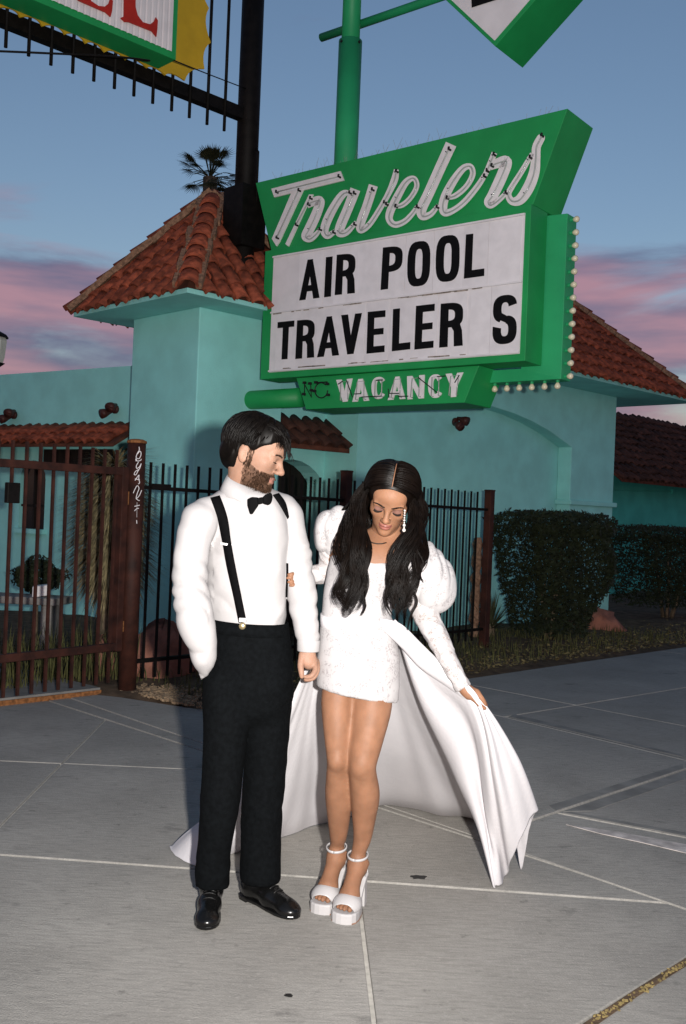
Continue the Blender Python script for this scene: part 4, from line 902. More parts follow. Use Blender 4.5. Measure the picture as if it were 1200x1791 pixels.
# ================================================================== PEOPLE: smooth-union volumes turned into one skin
from mathutils.bvhtree import BVHTree
class Field:
    def __init__(s, lo, hi, res):
        s.ax = [np.arange(lo[i], hi[i]+res, res, dtype=np.float32) for i in range(3)]; s.res = res
        s.D = np.full([len(a) for a in s.ax], .5, np.float32)
    def sl(s, lo, hi):
        r = []
        for i in range(3):
            a = np.searchsorted(s.ax[i], lo[i]); b = np.searchsorted(s.ax[i], hi[i]); r.append(slice(max(0, a-1), min(len(s.ax[i]), b+1)))
        return tuple(r)
    def pts(s, q): return s.ax[0][q[0]][:, None, None], s.ax[1][q[1]][None, :, None], s.ax[2][q[2]][None, None, :]
    def put(s, q, d, k, sub=False):
        o = s.D[q]
        if sub: d = -d; h = np.maximum(k-np.abs(o-d), 0)/k; s.D[q] = np.maximum(o, d)+h*h*k/4
        else: h = np.maximum(k-np.abs(o-d), 0)/k; s.D[q] = np.minimum(o, d)-h*h*k/4
    def cone(s, a, b, ra, rb, k=.02, flat=None, sub=False):
        a = np.array(a, np.float32); b = np.array(b, np.float32); m = max(ra, rb)*(1.6 if flat else 1)+k+.03
        q = s.sl(np.minimum(a, b)-m, np.maximum(a, b)+m); X, Y, Z = s.pts(q); ab = b-a; L = max(float(ab@ab), 1e-9)
        px, py, pz = X-a[0], Y-a[1], Z-a[2]; h = np.clip((px*ab[0]+py*ab[1]+pz*ab[2])/L, 0, 1); dx, dy, dz = px-ab[0]*h, py-ab[1]*h, pz-ab[2]*h
        if flat is not None:
            n, f = np.array(flat[0], np.float32), flat[1]; n = n/np.linalg.norm(n); c = (dx*n[0]+dy*n[1]+dz*n[2])*(1/f-1); dx, dy, dz = dx+n[0]*c, dy+n[1]*c, dz+n[2]*c
        d = np.sqrt(dx*dx+dy*dy+dz*dz)-(ra+(rb-ra)*h)
        if flat is not None: d = d*min(1, .5*(1+flat[1]))
        s.put(q, d, k, sub); return s
    def chain(s, pts, rs, k=.02, flat=None):
        """one smooth limb: spline through the joints, hard union inside the limb, soft union with the rest"""
        c = np.array(catmull([np.append(p, r_) for p, r_ in zip(pts, rs)], 4)); t = Field.__new__(Field); t.ax, t.res = s.ax, s.res
        m = max(rs)*(1.6 if flat else 1)+k+.03; q = s.sl(c[:, :3].min(0)-m, c[:, :3].max(0)+m); t.ax = [s.ax[i][q[i]] for i in range(3)]; t.D = np.full([len(a) for a in t.ax], .5, np.float32)
        for i in range(len(c)-1): t.cone(c[i, :3], c[i+1, :3], max(.001, c[i, 3]), max(.001, c[i+1, 3]), 1e-5, flat)
        s.put(q, t.D, k); return s
    def ell(s, c, r, k=.02, R=None, sub=False):
        c = np.array(c, np.float32); r = np.array(r, np.float32); m = r.max()+k+.03; q = s.sl(c-m, c+m); X, Y, Z = s.pts(q); x, y, z = X-c[0], Y-c[1], Z-c[2]
        if R is not None:
            R = np.array(R, np.float32); x, y, z = R[0][0]*x+R[0][1]*y+R[0][2]*z, R[1][0]*x+R[1][1]*y+R[1][2]*z, R[2][0]*x+R[2][1]*y+R[2][2]*z
        k0 = np.sqrt((x/r[0])**2+(y/r[1])**2+(z/r[2])**2); k1 = np.sqrt((x/r[0]**2)**2+(y/r[1]**2)**2+(z/r[2]**2)**2)
        s.put(q, k0*(k0-1)/np.maximum(k1, 1e-6), k, sub); return s
    def plane(s, o, n, k=.004):            # keep only the side the normal points away from
        q = (slice(None),)*3; X, Y, Z = s.pts(q); n = np.array(n, np.float32); n /= np.linalg.norm(n); d = (X-o[0])*n[0]+(Y-o[1])*n[1]+(Z-o[2])*n[2]
        s.D = np.maximum(s.D, d); return s
    def verts(s, smooth=1):
        D = s.D; I = D < 0; nx, ny, nz = [n-1 for n in D.shape]
        c = [I[i:nx+i, j:ny+j, k:nz+k] for i in (0, 1) for j in (0, 1) for k in (0, 1)]
        al = c[0].copy(); an = c[0].copy()
        for m in c[1:]: al &= m; an |= m
        act = an & ~al; ijk = np.argwhere(act); idm = np.full(act.shape, -1, np.int64); idm[act] = np.arange(len(ijk))
        acc = np.zeros((len(ijk), 3)); cnt = np.zeros(len(ijk)); cor = [(i, j, k) for i in (0, 1) for j in (0, 1) for k in (0, 1)]
        val = [D[ijk[:, 0]+i, ijk[:, 1]+j, ijk[:, 2]+k] for i, j, k in cor]
        for a in range(8):
            for b in range(a+1, 8):
                if sum(abs(cor[a][t]-cor[b][t]) for t in range(3)) != 1: continue
                va, vb = val[a], val[b]; m = (va < 0) != (vb < 0); t = np.where(m, va/np.where(m, va-vb, 1), 0)
                pa, pb = np.array(cor[a], float), np.array(cor[b], float); acc += np.where(m[:, None], pa+(pb-pa)*t[:, None], 0); cnt += m
        V = (ijk+acc/np.maximum(cnt, 1)[:, None])*s.res+np.array([a[0] for a in s.ax]); F = []
        for ax in range(3):
            sh = [slice(None)]*3; s0 = list(sh); s1 = list(sh); s0[ax] = slice(0, -1); s1[ax] = slice(1, None)
            ch = I[tuple(s0)] != I[tuple(s1)]; e = np.argwhere(ch); u, v = [(1, 2), (2, 0), (0, 1)][ax]
            ok = (e[:, u] > 0) & (e[:, v] > 0) & (e[:, u] < D.shape[u]-1) & (e[:, v] < D.shape[v]-1); e = e[ok]
            if not len(e): continue
            ins = I[tuple(e.T)]; q = []
            for du, dv in ((-1, -1), (0, -1), (0, 0), (-1, 0)):
                t = e.copy(); t[:, u] += du; t[:, v] += dv; q.append(idm[tuple(t.T)])
            q = np.stack(q, 1); q[~ins] = q[~ins][:, ::-1]; F.append(q)
        F = np.concatenate(F); F = F[(F >= 0).all(1)]
        for _ in range(smooth): V = lap(V, F, .5)
        return V, F
def lap(V, F, w):
    S = np.zeros_like(V); C = np.zeros(len(V))
    for a in range(4):
        b = (a+1) % 4; np.add.at(S, F[:, a], V[F[:, b]]); np.add.at(S, F[:, b], V[F[:, a]]); np.add.at(C, F[:, a], 1); np.add.at(C, F[:, b], 1)
    return V+(S/np.maximum(C, 1)[:, None]-V)*w
def vnorm(V, F):
    n = np.cross(V[F[:, 2]]-V[F[:, 0]], V[F[:, 3]]-V[F[:, 1]]); N_ = np.zeros_like(V)
    for a in range(4): np.add.at(N_, F[:, a], n)
    return N_/np.maximum(np.linalg.norm(N_, axis=1), 1e-12)[:, None]
def fast(name, V, F, org=(0, 0, 0), smooth=True):
    me = bpy.data.meshes.new(name); V = np.asarray(V, np.float32)-np.array(org, np.float32); F = np.asarray(F, np.int32); n = F.shape[1]
    me.vertices.add(len(V)); me.vertices.foreach_set('co', V.ravel()); me.loops.add(F.size); me.loops.foreach_set('vertex_index', F.ravel())
    me.polygons.add(len(F)); me.polygons.foreach_set('loop_start', np.arange(0, F.size, n, dtype=np.int32)); me.update(calc_edges=True)
    if smooth: me.polygons.foreach_set('use_smooth', np.ones(len(F), bool))
    return me
def pfast(name, V, F, mt, parent, label=None): return link(name, fast(name, V, F, ORG[parent.name]), mt, parent, label=label)
def join(parts):
    Vs, Fs, o = [], [], 0
    for V, F in parts: Vs.append(V); Fs.append(np.asarray(F)+o); o += len(V)
    return np.concatenate(Vs), np.concatenate(Fs)
def snoise(p, freq, seed, n=10):
    r = np.random.RandomState(seed); out = np.zeros(len(p)); f = np.array(freq)
    for i in range(n): k = r.normal(size=3); k = k/np.linalg.norm(k)*f*r.uniform(.5, 1.5); out += np.sin(p @ k+r.uniform(0, 6.28))
    return out/math.sqrt(n/2)
def folds(V, F, amp, freq, seed, warp=.02):
    W = V+np.stack([snoise(V, (9, 9, 9), seed+i+50) for i in range(3)], 1)*warp
    a = snoise(W, freq, seed); r = 1-np.abs(a); return V+vnorm(V, F)*(amp*np.clip(r, -.6, 1))[:, None]
def bvh(V, F): return BVHTree.FromPolygons([tuple(v) for v in V], [tuple(int(i) for i in f) for f in F])
def cast(tree, u, v, off=.003):
    r = ray(u, v).normalized(); h = tree.ray_cast(Vector((0, 0, CAM_H)), r)
    return None if h[0] is None else h[0]-r*off
def ribbons(paths, wid, n=3):                # many thin strands: list of (k,3) arrays -> verts, quads (n-sided tapered tubes)
    Vs, Fs, o = [], [], 0
    for P_, w in zip(paths, wid):
        P_ = np.asarray(P_); m = len(P_); T = np.gradient(P_, axis=0); T /= np.linalg.norm(T, axis=1)[:, None]+1e-9
        ref = np.array((.3, .8, .52)); A = np.cross(T, ref); A /= np.linalg.norm(A, axis=1)[:, None]+1e-9; B = np.cross(T, A)
        tp = w*np.interp(np.linspace(0, 1, m), [0, .1, .7, 1], [.7, 1, .9, .15]); ring = []
        for j in range(n): th = 2*math.pi*j/n; ring.append(P_+(A*math.cos(th)+B*math.sin(th))*tp[:, None])
        R = np.stack(ring, 1).reshape(-1, 3); i = np.arange(m-1)[:, None]*n; j = np.arange(n)[None, :]; jn = (j+1) % n
        Fs.append(np.stack([(i+j), (i+jn), (i+n+jn), (i+n+j)], 2).reshape(-1, 4)+o); Vs.append(R); o += len(R)
    return np.concatenate(Vs), np.concatenate(Fs)
def v3(p): return np.array(p, float)
def PA(u, v, d): return np.array(P(u, v, d), float)

def skin_mat(name, base, red):
    m = mat(name, base, .55, .10, 22, .12, 260, .35); b = m.node_tree.nodes['Principled BSDF']
    b.inputs['Specular IOR Level'].default_value = .22; b.inputs['Subsurface Weight'].default_value = .12; b.inputs['Subsurface Radius'].default_value = (.02, .008, .004); b.inputs['Subsurface Scale'].default_value = .3; return m
M['skin_m'] = skin_mat('skin_fair', (.27, .152, .105), 0)
M['skin_w'] = skin_mat('skin_tan', (.215, .105, .060), 0)
M['skin_leg'] = M['skin_w']
M['shirt'] = mat('white_cotton', (.355, .340, .340), .85, .03, 10, .12, 18, .2)
M['trouser'] = mat('black_wool', (.0021, .0026, .0031), .9, .25, 60, .15, 220, .06)
M['hair'] = mat('black_hair', (.0030, .0022, .0018), .45, .3, 40, spec=.10)
M['hair_w'] = mat('dark_brown_hair', (.0034, .0020, .0014), .42, .4, 30, spec=.12)
M['beard'] = mat('brown_beard', (.034, .017, .009), .7, .4, 80, spec=.15)
M['leather'] = mat('black_leather', (.004, .004, .004), .24, .2, 40, .05, 200, .4)
M['satin'] = mat('black_satin', (.0014, .0014, .0016), .8, .2, 40, spec=.08)
M['elastic'] = mat('black_elastic', (.0022, .0022, .0025), .9, .2, 80, spec=.06)
M['gold'] = mat('brass', (.45, .36, .20), .3, .1, 20, metal=.8)
M['lip'] = mat('lip_skin', (.21, .075, .058), .35, .1, 40)
M['lid'] = mat('eyelid_shadow', (.17, .085, .065), .5, .1, 60)
M['dark'] = mat('dark_lash', (.012, .008, .006), .6, .1, 30)

def head_frame(c, yaw, pitch, roll, sc=1.0):
    """columns: forward, left side, top.  yaw 0 looks at the camera, + turns to the picture's right"""
    f = Vector((0, -1, 0)); t = Vector((0, 0, 1)); s = t.cross(f)
    for ax, an in ((Vector((0, 0, 1)), yaw),):
        R = Matrix.Rotation(an, 3, ax); f, s, t = R @ f, R @ s, R @ t
    R = Matrix.Rotation(pitch, 3, s); f, t = R @ f, R @ t
    R = Matrix.Rotation(roll, 3, f); s, t = R @ s, R @ t
    return np.array([f, s, t], float).T*sc, np.array(c, float)
def to_world(fr, X): return np.asarray(X) @ fr[0].T+fr[1]
def to_local(fr, X): return (np.asarray(X)-fr[1]) @ np.linalg.inv(fr[0]).T

def head_field(neck_to, male=True, res=.0034, neck_r=.054):
    F_ = Field((-.15, -.115, -.27), (.15, .115, .15), res); g = 1.0 if male else 0.0
    F_.ell((-.012, 0, .032), (.098, .076, .086), .02)
    F_.ell((.030, 0, -.028), (.060, .061-.003*(1-g), .080), .03)
    F_.ell((.036, 0, -.070), (.050, .050-.005*(1-g), .042), .02)
    F_.ell((.076, 0, -.098), (.018, .020+.004*g, .017), .025)
    F_.ell((.052, 0, .045), (.044, .056, .038), .03)
    for s in (-1, 1):
        F_.ell((.093, s*.033, .003), (.015, .020, .012), .012, sub=True)
        F_.ell((.0745, s*.0325, .001), (.0135, .0155, .0115), .005)
        F_.cone((.0865, s*.012, .017), (.079, s*.048, .018), .0085+.002*g, .006, .014)
        F_.ell((.058, s*.043, -.020), (.019, .016, .016), .03)
        F_.ell((.1005, s*.0125, -.0345), (.010, .0075, .0075), .006)
        if not male: continue
        F_.ell((-.012, s*.079, -.014), (.019, .0075, .033), .008, R=((.97, 0, .24), (0, 1, 0), (-.24, 0, .97)))
        F_.ell((-.006, s*.0885, -.010), (.010, .006, .020), .006, sub=True)
    F_.cone((.089, 0, .012), (.108, 0, -.024), .0085, .0105, .010)
    F_.ell((.1125, 0, -.029), (.0115, .0115, .0105), .008)
    F_.ell((.0905, 0, -.0585), (.0115, .0215, .0058), .006); F_.ell((.0895, 0, -.0715), (.0115, .0185, .0068), .006)
    F_.ell((.103, 0, -.065), (.006, .018, .0016), .003, sub=True)
    n = np.array(neck_to, float); F_.cone((-.022, 0, -.045), n, neck_r, neck_r*1.08, .03)
    F_.ell((-.04, 0, -.02), (.05, .06, .055), .02)
    return F_.verts(2)

# ================================================================== THE MAN
man = thing('person', 'man in white shirt, black bow tie, suspenders and black trousers, looking sideways', 'person', (G(430, 1600).x, 3.62, 0))
DM = 3.62
hf = head_frame(P(446, 792, DM), math.radians(78), math.radians(20), math.radians(-2), 1.07)
neck_l = to_local(hf, PA(426, 892, DM+.06))
hV, hF = head_field(neck_l, True); headL = hV.copy(); hV = to_world(hf, hV)
# body under the clothes + free left hand
B_ = Field((-.75, 3.30, 0.02), (.12, 3.95, 1.56), .012)
tor = [PA(431, 905, 3.66), PA(430, 960, 3.66), PA(432, 1050, 3.665), PA(434, 1130, 3.67)]
B_.chain(tor, [.095, .115, .105, .115], .04, flat=((.35, 1, 0), .72)); B_.cone(PA(428, 875, 3.68), tor[0], .055, .07, .04)
Rs = [(350, 922, 3.58, .040), (333, 1005, 3.53, .040), (343, 1085, 3.51, .040), (353, 1130, 3.53, .022)]; Ls = [(498, 912, 3.70, .040), (518, 975, 3.66, .042), (529, 1045, 3.62, .040), (538, 1128, 3.585, .027)]
for L in (Rs, Ls): B_.cone(tor[0], PA(*L[0][:3]), .055, L[0][3]*.85, .02); B_.chain([PA(*a[:3]) for a in L], [a[3] for a in L], .02)
RL = [(402, 1185, 3.65, .060), (392, 1300, 3.62, .055), (385, 1400, 3.60, .052), (375, 1500, 3.61, .040), (371, 1552, 3.62, .032)]; LL = [(470, 1185, 3.69, .060), (466, 1300, 3.70, .055), (461, 1400, 3.71, .052), (456, 1500, 3.705, .040), (454, 1552, 3.69, .032)]
for L in (RL, LL): B_.cone(tor[3], PA(*L[0][:3]), .08, L[0][3], .03); B_.chain([PA(*a[:3]) for a in L], [a[3] for a in L], .02)
bV, bF = B_.verts(1)
def hand_field(specs, res=.0035, smooth=1):
    allp = np.array([p for s in specs for p in s[0]]); H_ = Field(allp.min(0)-.04, allp.max(0)+.04, res)
    for pts, rs, k in specs: H_.chain(pts, rs, k)
    return H_.verts(smooth)
q = lambda u, v, d: PA(u, v, d)
mh = [([q(538, 1120, 3.585), q(539, 1140, 3.58), q(541, 1155, 3.578)], [.026, .027, .027], .012),
      ([q(532, 1150, 3.57), q(541, 1160, 3.575), q(550, 1160, 3.59)], [.019, .022, .018], .014),
      ([q(530, 1145, 3.565), q(526, 1163, 3.548), q(527, 1174, 3.54), q(528, 1183, 3.538)], [.015, .0115, .0105, .0085], .006),
      ([q(549, 1158, 3.575), q(551.5, 1171, 3.553), q(545, 1182, 3.540), q(536, 1184, 3.543)], [.013, .0105, .0095, .008], .004),
      ([q(553, 1158, 3.592), q(554.5, 1173, 3.575), q(547, 1186, 3.560), q(535, 1188, 3.556)], [.013, .0105, .0095, .008], .004),
      ([q(554, 1156, 3.612), q(553.5, 1172, 3.600), q(545, 1187, 3.585), q(534, 1189, 3.575)], [.012, .010, .009, .0075], .004),
      ([q(552, 1154, 3.630), q(550, 1168, 3.622), q(542, 1182, 3.610), q(534, 1186, 3.60)], [.011, .009, .008, .007], .004)]
mhV, mhF = hand_field(mh, .003)
V, F = join([(hV, hF), (bV, bF), (mhV, mhF)])
def facecol(ob, nface, Lc, mats):
    me = ob.data; mi = np.zeros(len(me.polygons), np.int32)
    for k, (mt, fn_) in enumerate(mats): me.materials.append(mt); mi[:nface][fn_(Lc)] = k+1
    me.polygons.foreach_set('material_index', mi)
lipz = lambda c: (c[:, 0] > .084) & (np.abs(c[:, 1]) < .023) & (c[:, 2] > -.079+.35*np.abs(c[:, 1])) & (c[:, 2] < -.0525-.15*np.abs(c[:, 1]))
bo_ = pfast('body', V, F, M['skin_m'], man)
M['lip_m'] = mat('lip_skin_pale', (.22, .098, .075), .45, .1, 40)
M['stubble'] = mat('stubble_skin', (.135, .072, .046), .7, .35, 120)
def bzone(c):
    lim = np.where(c[:, 0] > .06, -.047, np.where(c[:, 0] > .02, -.038-.35*np.maximum(0, c[:, 0]-.02), -.016)); ok = (c[:, 2] < lim) & (c[:, 2] > -.119) & (c[:, 0] > .004) & ~((c[:, 0] < .012) & (c[:, 2] < -.07))
    return (ok | ((c[:, 0] > .083) & (np.abs(c[:, 1]) < .032) & (c[:, 2] < -.0455) & (c[:, 2] > -.056))) & ~lipz(c)
facecol(bo_, len(hF), headL[hF].mean(1), [(M['lip_m'], lipz), (M['stubble'], bzone)])
# shirt
S_ = Field((-.72, 3.28, .80), (.10, 3.95, 1.58), .0085)
fy = (.42, 1, 0)
S_.chain([PA(432, 915, 3.66), PA(430, 965, 3.655), PA(430, 1020, 3.655), PA(431, 1065, 3.66), PA(433, 1105, 3.665)], [.150, .164, .158, .152, .138], .03, flat=(fy, .76))
S_.cone(PA(424, 884, 3.685), PA(360, 898, 3.60), .060, .058, .05); S_.cone(PA(434, 884, 3.685), PA(495, 889, 3.71), .060, .052, .05)
sr = [(348, 912, 3.57, .068), (337, 960, 3.545, .062), (332, 1010, 3.525, .060), (337, 1060, 3.51, .062), (346, 1100, 3.51, .060), (353, 1128, 3.52, .050), (357, 1150, 3.53, .042), (357, 1168, 3.545, .026), (354, 1184, 3.56, .009)]
slv = [(500, 902, 3.70, .062), (513, 950, 3.675, .057), (522, 1000, 3.65, .054), (529, 1045, 3.625, .053), (534, 1085, 3.60, .048), (538, 1112, 3.59, .041), (539, 1137, 3.582, .037)]
for L in (sr, slv): S_.chain([PA(*a[:3]) for a in L], [a[3] for a in L], .007)
wz = P(538, 1139, 3.58).z; nn = PA(540, 1139, 3.58)
q_ = S_.sl((nn[0]-.08, 3.4, wz-.1), (nn[0]+.1, 3.8, wz+.02)); X, Y, Z = S_.pts(q_); m_ = (X > P(508, 1139, 3.58).x); S_.D[q_] = np.where(m_ & (Z < wz), np.maximum(S_.D[q_], wz-Z), S_.D[q_])
S_.ell(PA(433, 840, 3.655), (.070, .070, .085), .01, sub=True)
sV, sF = S_.verts(1); sV = folds(sV, sF, .0030, (20, 20, 34), 3, .05); sV = folds(sV, sF, .0018, (40, 40, 50), 9, .03)
def creases(V, F, axis, amp, freq, seed, mask):           # sharp diagonal drag lines across a limb
    u = V @ np.array(axis); w = u*freq+1.6*snoise(V, (11, 11, 11), seed)+.8*snoise(V, (30, 30, 30), seed+1)
    c = np.abs(np.sin(w))**.6; g_ = np.clip(.5+.9*snoise(V, (13, 13, 9), seed+2), 0, 1); return V+vnorm(V, F)*((c-.7)*amp*g_*mask)[:, None]
xl, xr = P(372, 1000, 3.55).x, P(506, 1000, 3.64).x
sV = creases(sV, sF, (.55, .1, .83), .010, 52, 61, ((sV[:, 0] < xl) & (sV[:, 2] < 1.36)).astype(float)*np.clip((1.36-sV[:, 2])*8, 0, 1))
sV = creases(sV, sF, (-.5, .1, .86), .008, 55, 71, ((sV[:, 0] > xr) & (sV[:, 2] < 1.34) & (sV[:, 2] > 1.0)).astype(float))
sV = creases(sV, sF, (.75, .1, .65), .006, 38, 81, ((sV[:, 0] >= xl) & (sV[:, 0] <= xr) & (sV[:, 2] < 1.32) & (sV[:, 2] > 1.085)).astype(float)); sV = lap(sV, sF, .35)
shirt = pfast('shirt', sV, sF, M['shirt'], man); TS = bvh(sV, sF)
# cuff edge
mb = MB(); cc = PA(539.5, 1130, 3.583); rings = []
for zo, r in ((.022, .0415), (-.016, .0405), (-.0185, .038), (-.0185, .030)):
    rings.append([Vector(cc)+Vector((math.cos(a)*r, math.sin(a)*r*.95, zo)) for a in [2*math.pi*i/28 for i in range(29)]])
mb.grid(rings); part('cuff', mb, M['shirt'], man, True)
# collar: stand and two folded wings
cn_ = Vector(P(431, 861, 3.655)); rows = []
ax_t = Vector((.06, -.22, 1)).normalized(); xx = Vector((1, .25, 0)); xx = (xx-ax_t*xx.dot(ax_t)).normalized(); yy = ax_t.cross(xx)
front = math.atan2(-1, .55)
for h_, r in ((-.020, .078), (.022, .0745), (.052, .0705), (.055, .0735), (.022, .0860), (-.010, .0965)):
    row = []
    for i in range(41):
        a = front+math.radians(9)+(2*math.pi-math.radians(18))*i/40; b = abs(i-20)/20
        dip = -.030*max(0, b-.45)/.55 if h_ > .01 else 0.0
        tipd = -.034*max(0, b-.70)/.30 if r > .085 else 0
        row.append(cn_+xx*math.cos(a)*r*1.02+yy*math.sin(a)*r*.98+ax_t*(h_+dip+tipd*.8))
    rows.append(row)
mb = MB(); mb.grid(rows); co = part('collar', mb, M['shirt'], man, True)
sm = co.modifiers.new('thick', 'SOLIDIFY'); sm.thickness = .003
# trousers
T_f = Field((-.62, 3.38, .03), (.02, 3.98, 1.13), .0085)
T_f.chain([PA(433, 1096, 3.665), PA(435, 1150, 3.67), PA(435, 1195, 3.67)], [.148, .162, .162], .03, flat=((.3, 1, 0), .76))
tr = [(397, 1200, 3.64, .086), (393, 1300, 3.62, .075), (386, 1400, 3.60, .070), (376, 1480, 3.60, .060), (371, 1534, 3.61, .060), (370, 1585, 3.62, .060)]
tl_ = [(471, 1200, 3.69, .088), (466, 1300, 3.70, .078), (461, 1400, 3.71, .076), (456, 1480, 3.705, .074), (455, 1536, 3.69, .072), (454, 1585, 3.68, .072)]
for L in (tr, tl_): T_f.chain([PA(*a[:3]) for a in L], [a[3] for a in L], .022)
T_f.plane(PA(433, 1087, 3.66), (0.03, 0, 1))
hz = P(371, 1549, 3.605).z; T_f.plane((0, 0, hz-.005), (0, 0, -1))
tV, tF = T_f.verts(1); tV = folds(tV, tF, .005, (22, 22, 9), 21, .03); tV = folds(tV, tF, .0025, (40, 40, 26), 22, .02); tV = creases(tV, tF, (.5, .1, .86), .006, 42, 91, np.clip((.30-np.abs(tV[:, 2]-.18))*6, 0, 1)*(tV[:, 2] < .4)+np.clip(1-np.abs(tV[:, 2]-.80)*7, 0, 1)); tV = lap(tV, tF, .3)
pfast('trousers', tV, tF, M['trouser'], man); TT = bvh(tV, tF)
mb = MB(); rows = []
for dz, g_ in ((.010, .0), (.010, .007), (-.036, .009), (-.038, .001)):
    row = []
    for i in range(49):
        a = 2*math.pi*i/48; c = Vector(PA(433, 1089, 3.665)); n_ = Vector((.3, 1, 0)).normalized(); t_ = Vector((n_.y, -n_.x, 0))
        row.append(c+t_*math.cos(a)*(.1485+g_)+n_*math.sin(a)*(.116+g_)+UP*(dz-.004*math.cos(a)))
    rows.append(row)
mb.grid(rows); part('waistband', mb, M['trouser'], man, True)
# shoes
def shoe(heel, toe, name_label):
    d = Vector((toe-heel)); L = d.length; d.normalize(); s_ = Vector((-d.y, d.x, 0)); o = Vector(heel)
    F_ = Field((-.03, -.07, -.02), (L+.03, .07, .16), .004)
    F_.ell((.05, 0, .05), (.052, .036, .055), .02); F_.cone((.06, 0, .05), (L*.55, 0, .046), .038, .037, .02); F_.cone((L*.55, 0, .038), (L-.055, 0, .030), .042, .036, .02)
    F_.ell((L-.045, 0, .026), (.050, .043, .028), .015); F_.cone((.07, 0, .07), (.085, 0, .115), .040, .038, .02); F_.plane((0, 0, .014), (0, 0, -1))
    F_.cone((.078, 0, .125), (.075, 0, .16), .034, .04, .006, sub=True)
    V, F = F_.verts(1); B0 = np.array([d, s_, UP], float).T; V = V @ B0.T+np.array(o)
    ob = pfast('shoe', V, F, M['leather'], man, label=name_label)
    mb = MB(); out = []
    prof = [(0, .012), (.004, .024), (.02, .034), (.06, .038), (.11, .035), (.17, .043), (.22, .046), (.25, .042), (.272, .032), (.284, .018), (.289, .0)]
    pts = [(x*L/.285, w) for x, w in prof]+[(x*L/.285, -w) for x, w in reversed(prof[:-1])]
    mb.prism([o+d*x+s_*w+UP*.018 for x, w in pts], (0, 0, -.012)); bevel(part('sole', mb, M['leather'], ob), .003)
    mb = MB(); hp = [p for p in pts if p[0] < .085]; mb.prism([o+d*x*.98+s_*w*.96+UP*.006 for x, w in hp], (0, 0, -.0055)); part('heel', mb, M['leather'], ob)
    tr_ = bvh(V, F); mb = MB()
    for k in range(5):
        xx_ = .10+k*.022; pts = []
        for w in (-.022, -.011, 0, .011, .022):
            h = tr_.ray_cast(o+d*xx_*(L/.285)+s_*w+UP*.3, Vector((0, 0, -1)))
            if h[0]: pts.append(h[0]+UP*.002)
        if len(pts) > 2: mb.tube(pts, .0022, 5)
    c = o+d*.095+UP*.105
    for sx in (-1, 1): mb.tube([c, c+s_*sx*.02+d*.012-UP*.012, c+s_*sx*.032+d*.02-UP*.03, c+s_*sx*.02+d*.03-UP*.03], .0022, 5)
    part('laces', mb, M['blackrub'], ob, True); return ob
tR = G(360, 1630); tL = G(519, 1610)
hR = tR+(Vector((P(372, 1550, 3.70).x, 3.70, 0))-tR).normalized()*.295
hL = tL+(G(424, 1566)-tL).normalized()*.30
shoe(hR, tR, 'black leather dress shoe pointing at the viewer'); shoe(hL, tL, 'black leather dress shoe turned to the right')
# suspenders, clips, bow tie, buttons
def strap(name, left, right, mt, tree, parent, off=.004, label=None):
    a = [cast(tree, *p[:2], off) for p in catmull(left, 5)]; b = [cast(tree, *p[:2], off) for p in catmull(right, 5)]
    ab = [(x, y) for x, y in zip(a, b) if x is not None and y is not None]; mb = MB()
    mb.grid([[x, (x+y)/2-(y-x).cross(UP).normalized()*0+Vector((0, -.0015, 0)), y] for x, y in ab]); o = part(name, mb, mt, parent, True, label)
    m = o.modifiers.new('thick', 'SOLIDIFY'); m.thickness = .003; return o
s1 = strap('suspender', [(366, 866), (380, 905), (389, 945), (397, 990), (408, 1040), (418, 1089)], [(382, 861), (398, 905), (404, 945), (411, 985), (421, 1035), (431.5, 1087)], M['elastic'], TS, man)
s3 = strap('suspender', [(500.5, 985), (500.8, 1020), (500, 1050), (499.5, 1075)], [(503.5, 985), (503.8, 1020), (503, 1050), (502.5, 1075)], M['elastic'], TS, man)
s2 = strap('suspender', [(477, 866), (490, 885), (503, 908)], [(487, 863), (499, 880), (505, 905)], M['elastic'], TS, man)
mb = MB()
for (u, v) in ((396, 952),):
    c = cast(TS, u, v, .008); mb.box(c, (.020, 0, -.002), (0, .002, 0), (0, 0, .0035))
part('adjuster', mb, M['white'], s1)
c = cast(TS, 424.5, 1084, .012); mb = MB(); mb.box(c, (.012, 0, 0), (0, .003, 0), (0, 0, .006)); part('strap_end', mb, M['white'], s1)
c2 = Vector((c.x, c.y-.004, P(425, 1095, c.y).z)); mb = MB(); mb.lathe(c2, Vector((0, -1, 0)), [(-.004, .013), (.002, .0125), (.005, .008)], 14); part('clip', mb, M['gold'], s1, True)
c = cast(TS, 455, 884, .03); dB = c.y-.012
bt = MB()
def lump(px, d0, th, nm, parent, mt):
    mb = MB(); pts = [P(u, v, d0+dd) for u, v, dd in px]; mb.prism(pts[::-1], Vector((0, th, 0))); o = part(nm, mb, mt, parent, True); bevel(o, .005, 3); return o
kn = lump([(449, 871, 0), (460, 869, 0), (462, 880, 0), (451, 883, 0)], dB-.006, .02, 'bow_tie', man, M['satin'])
lump([(452, 870, 0), (440, 869, .0), (433, 873, .004), (433, 884, .006), (437, 899, .006), (441, 900, .006), (452, 884, 0)], dB, .014, 'wing', kn, M['satin'])
lump([(459, 870, 0), (466, 864, .0), (474, 861, .008), (477, 868, .012), (475, 879, .012), (470, 884, .008), (460, 881, 0)], dB+.004, .014, 'wing', kn, M['satin'])
for (u, v) in ((464, 943), (469, 982), (470, 1022)):
    c = cast(TS, u, v, .001)
    if c: mb = MB(); mb.lathe(c, Vector((.2, -1, 0)), [(-.002, .0055), (.0015, .0055), (.002, .003)], 10); part('button', mb, M['panel'], man)
pl_ = strap('placket', [(457, 893), (460, 940), (463, 1000), (464, 1060)], [(468, 892), (473, 940), (477, 1000), (476, 1060)], M['shirt'], TS, man, .0012)
pl_.modifiers.clear()
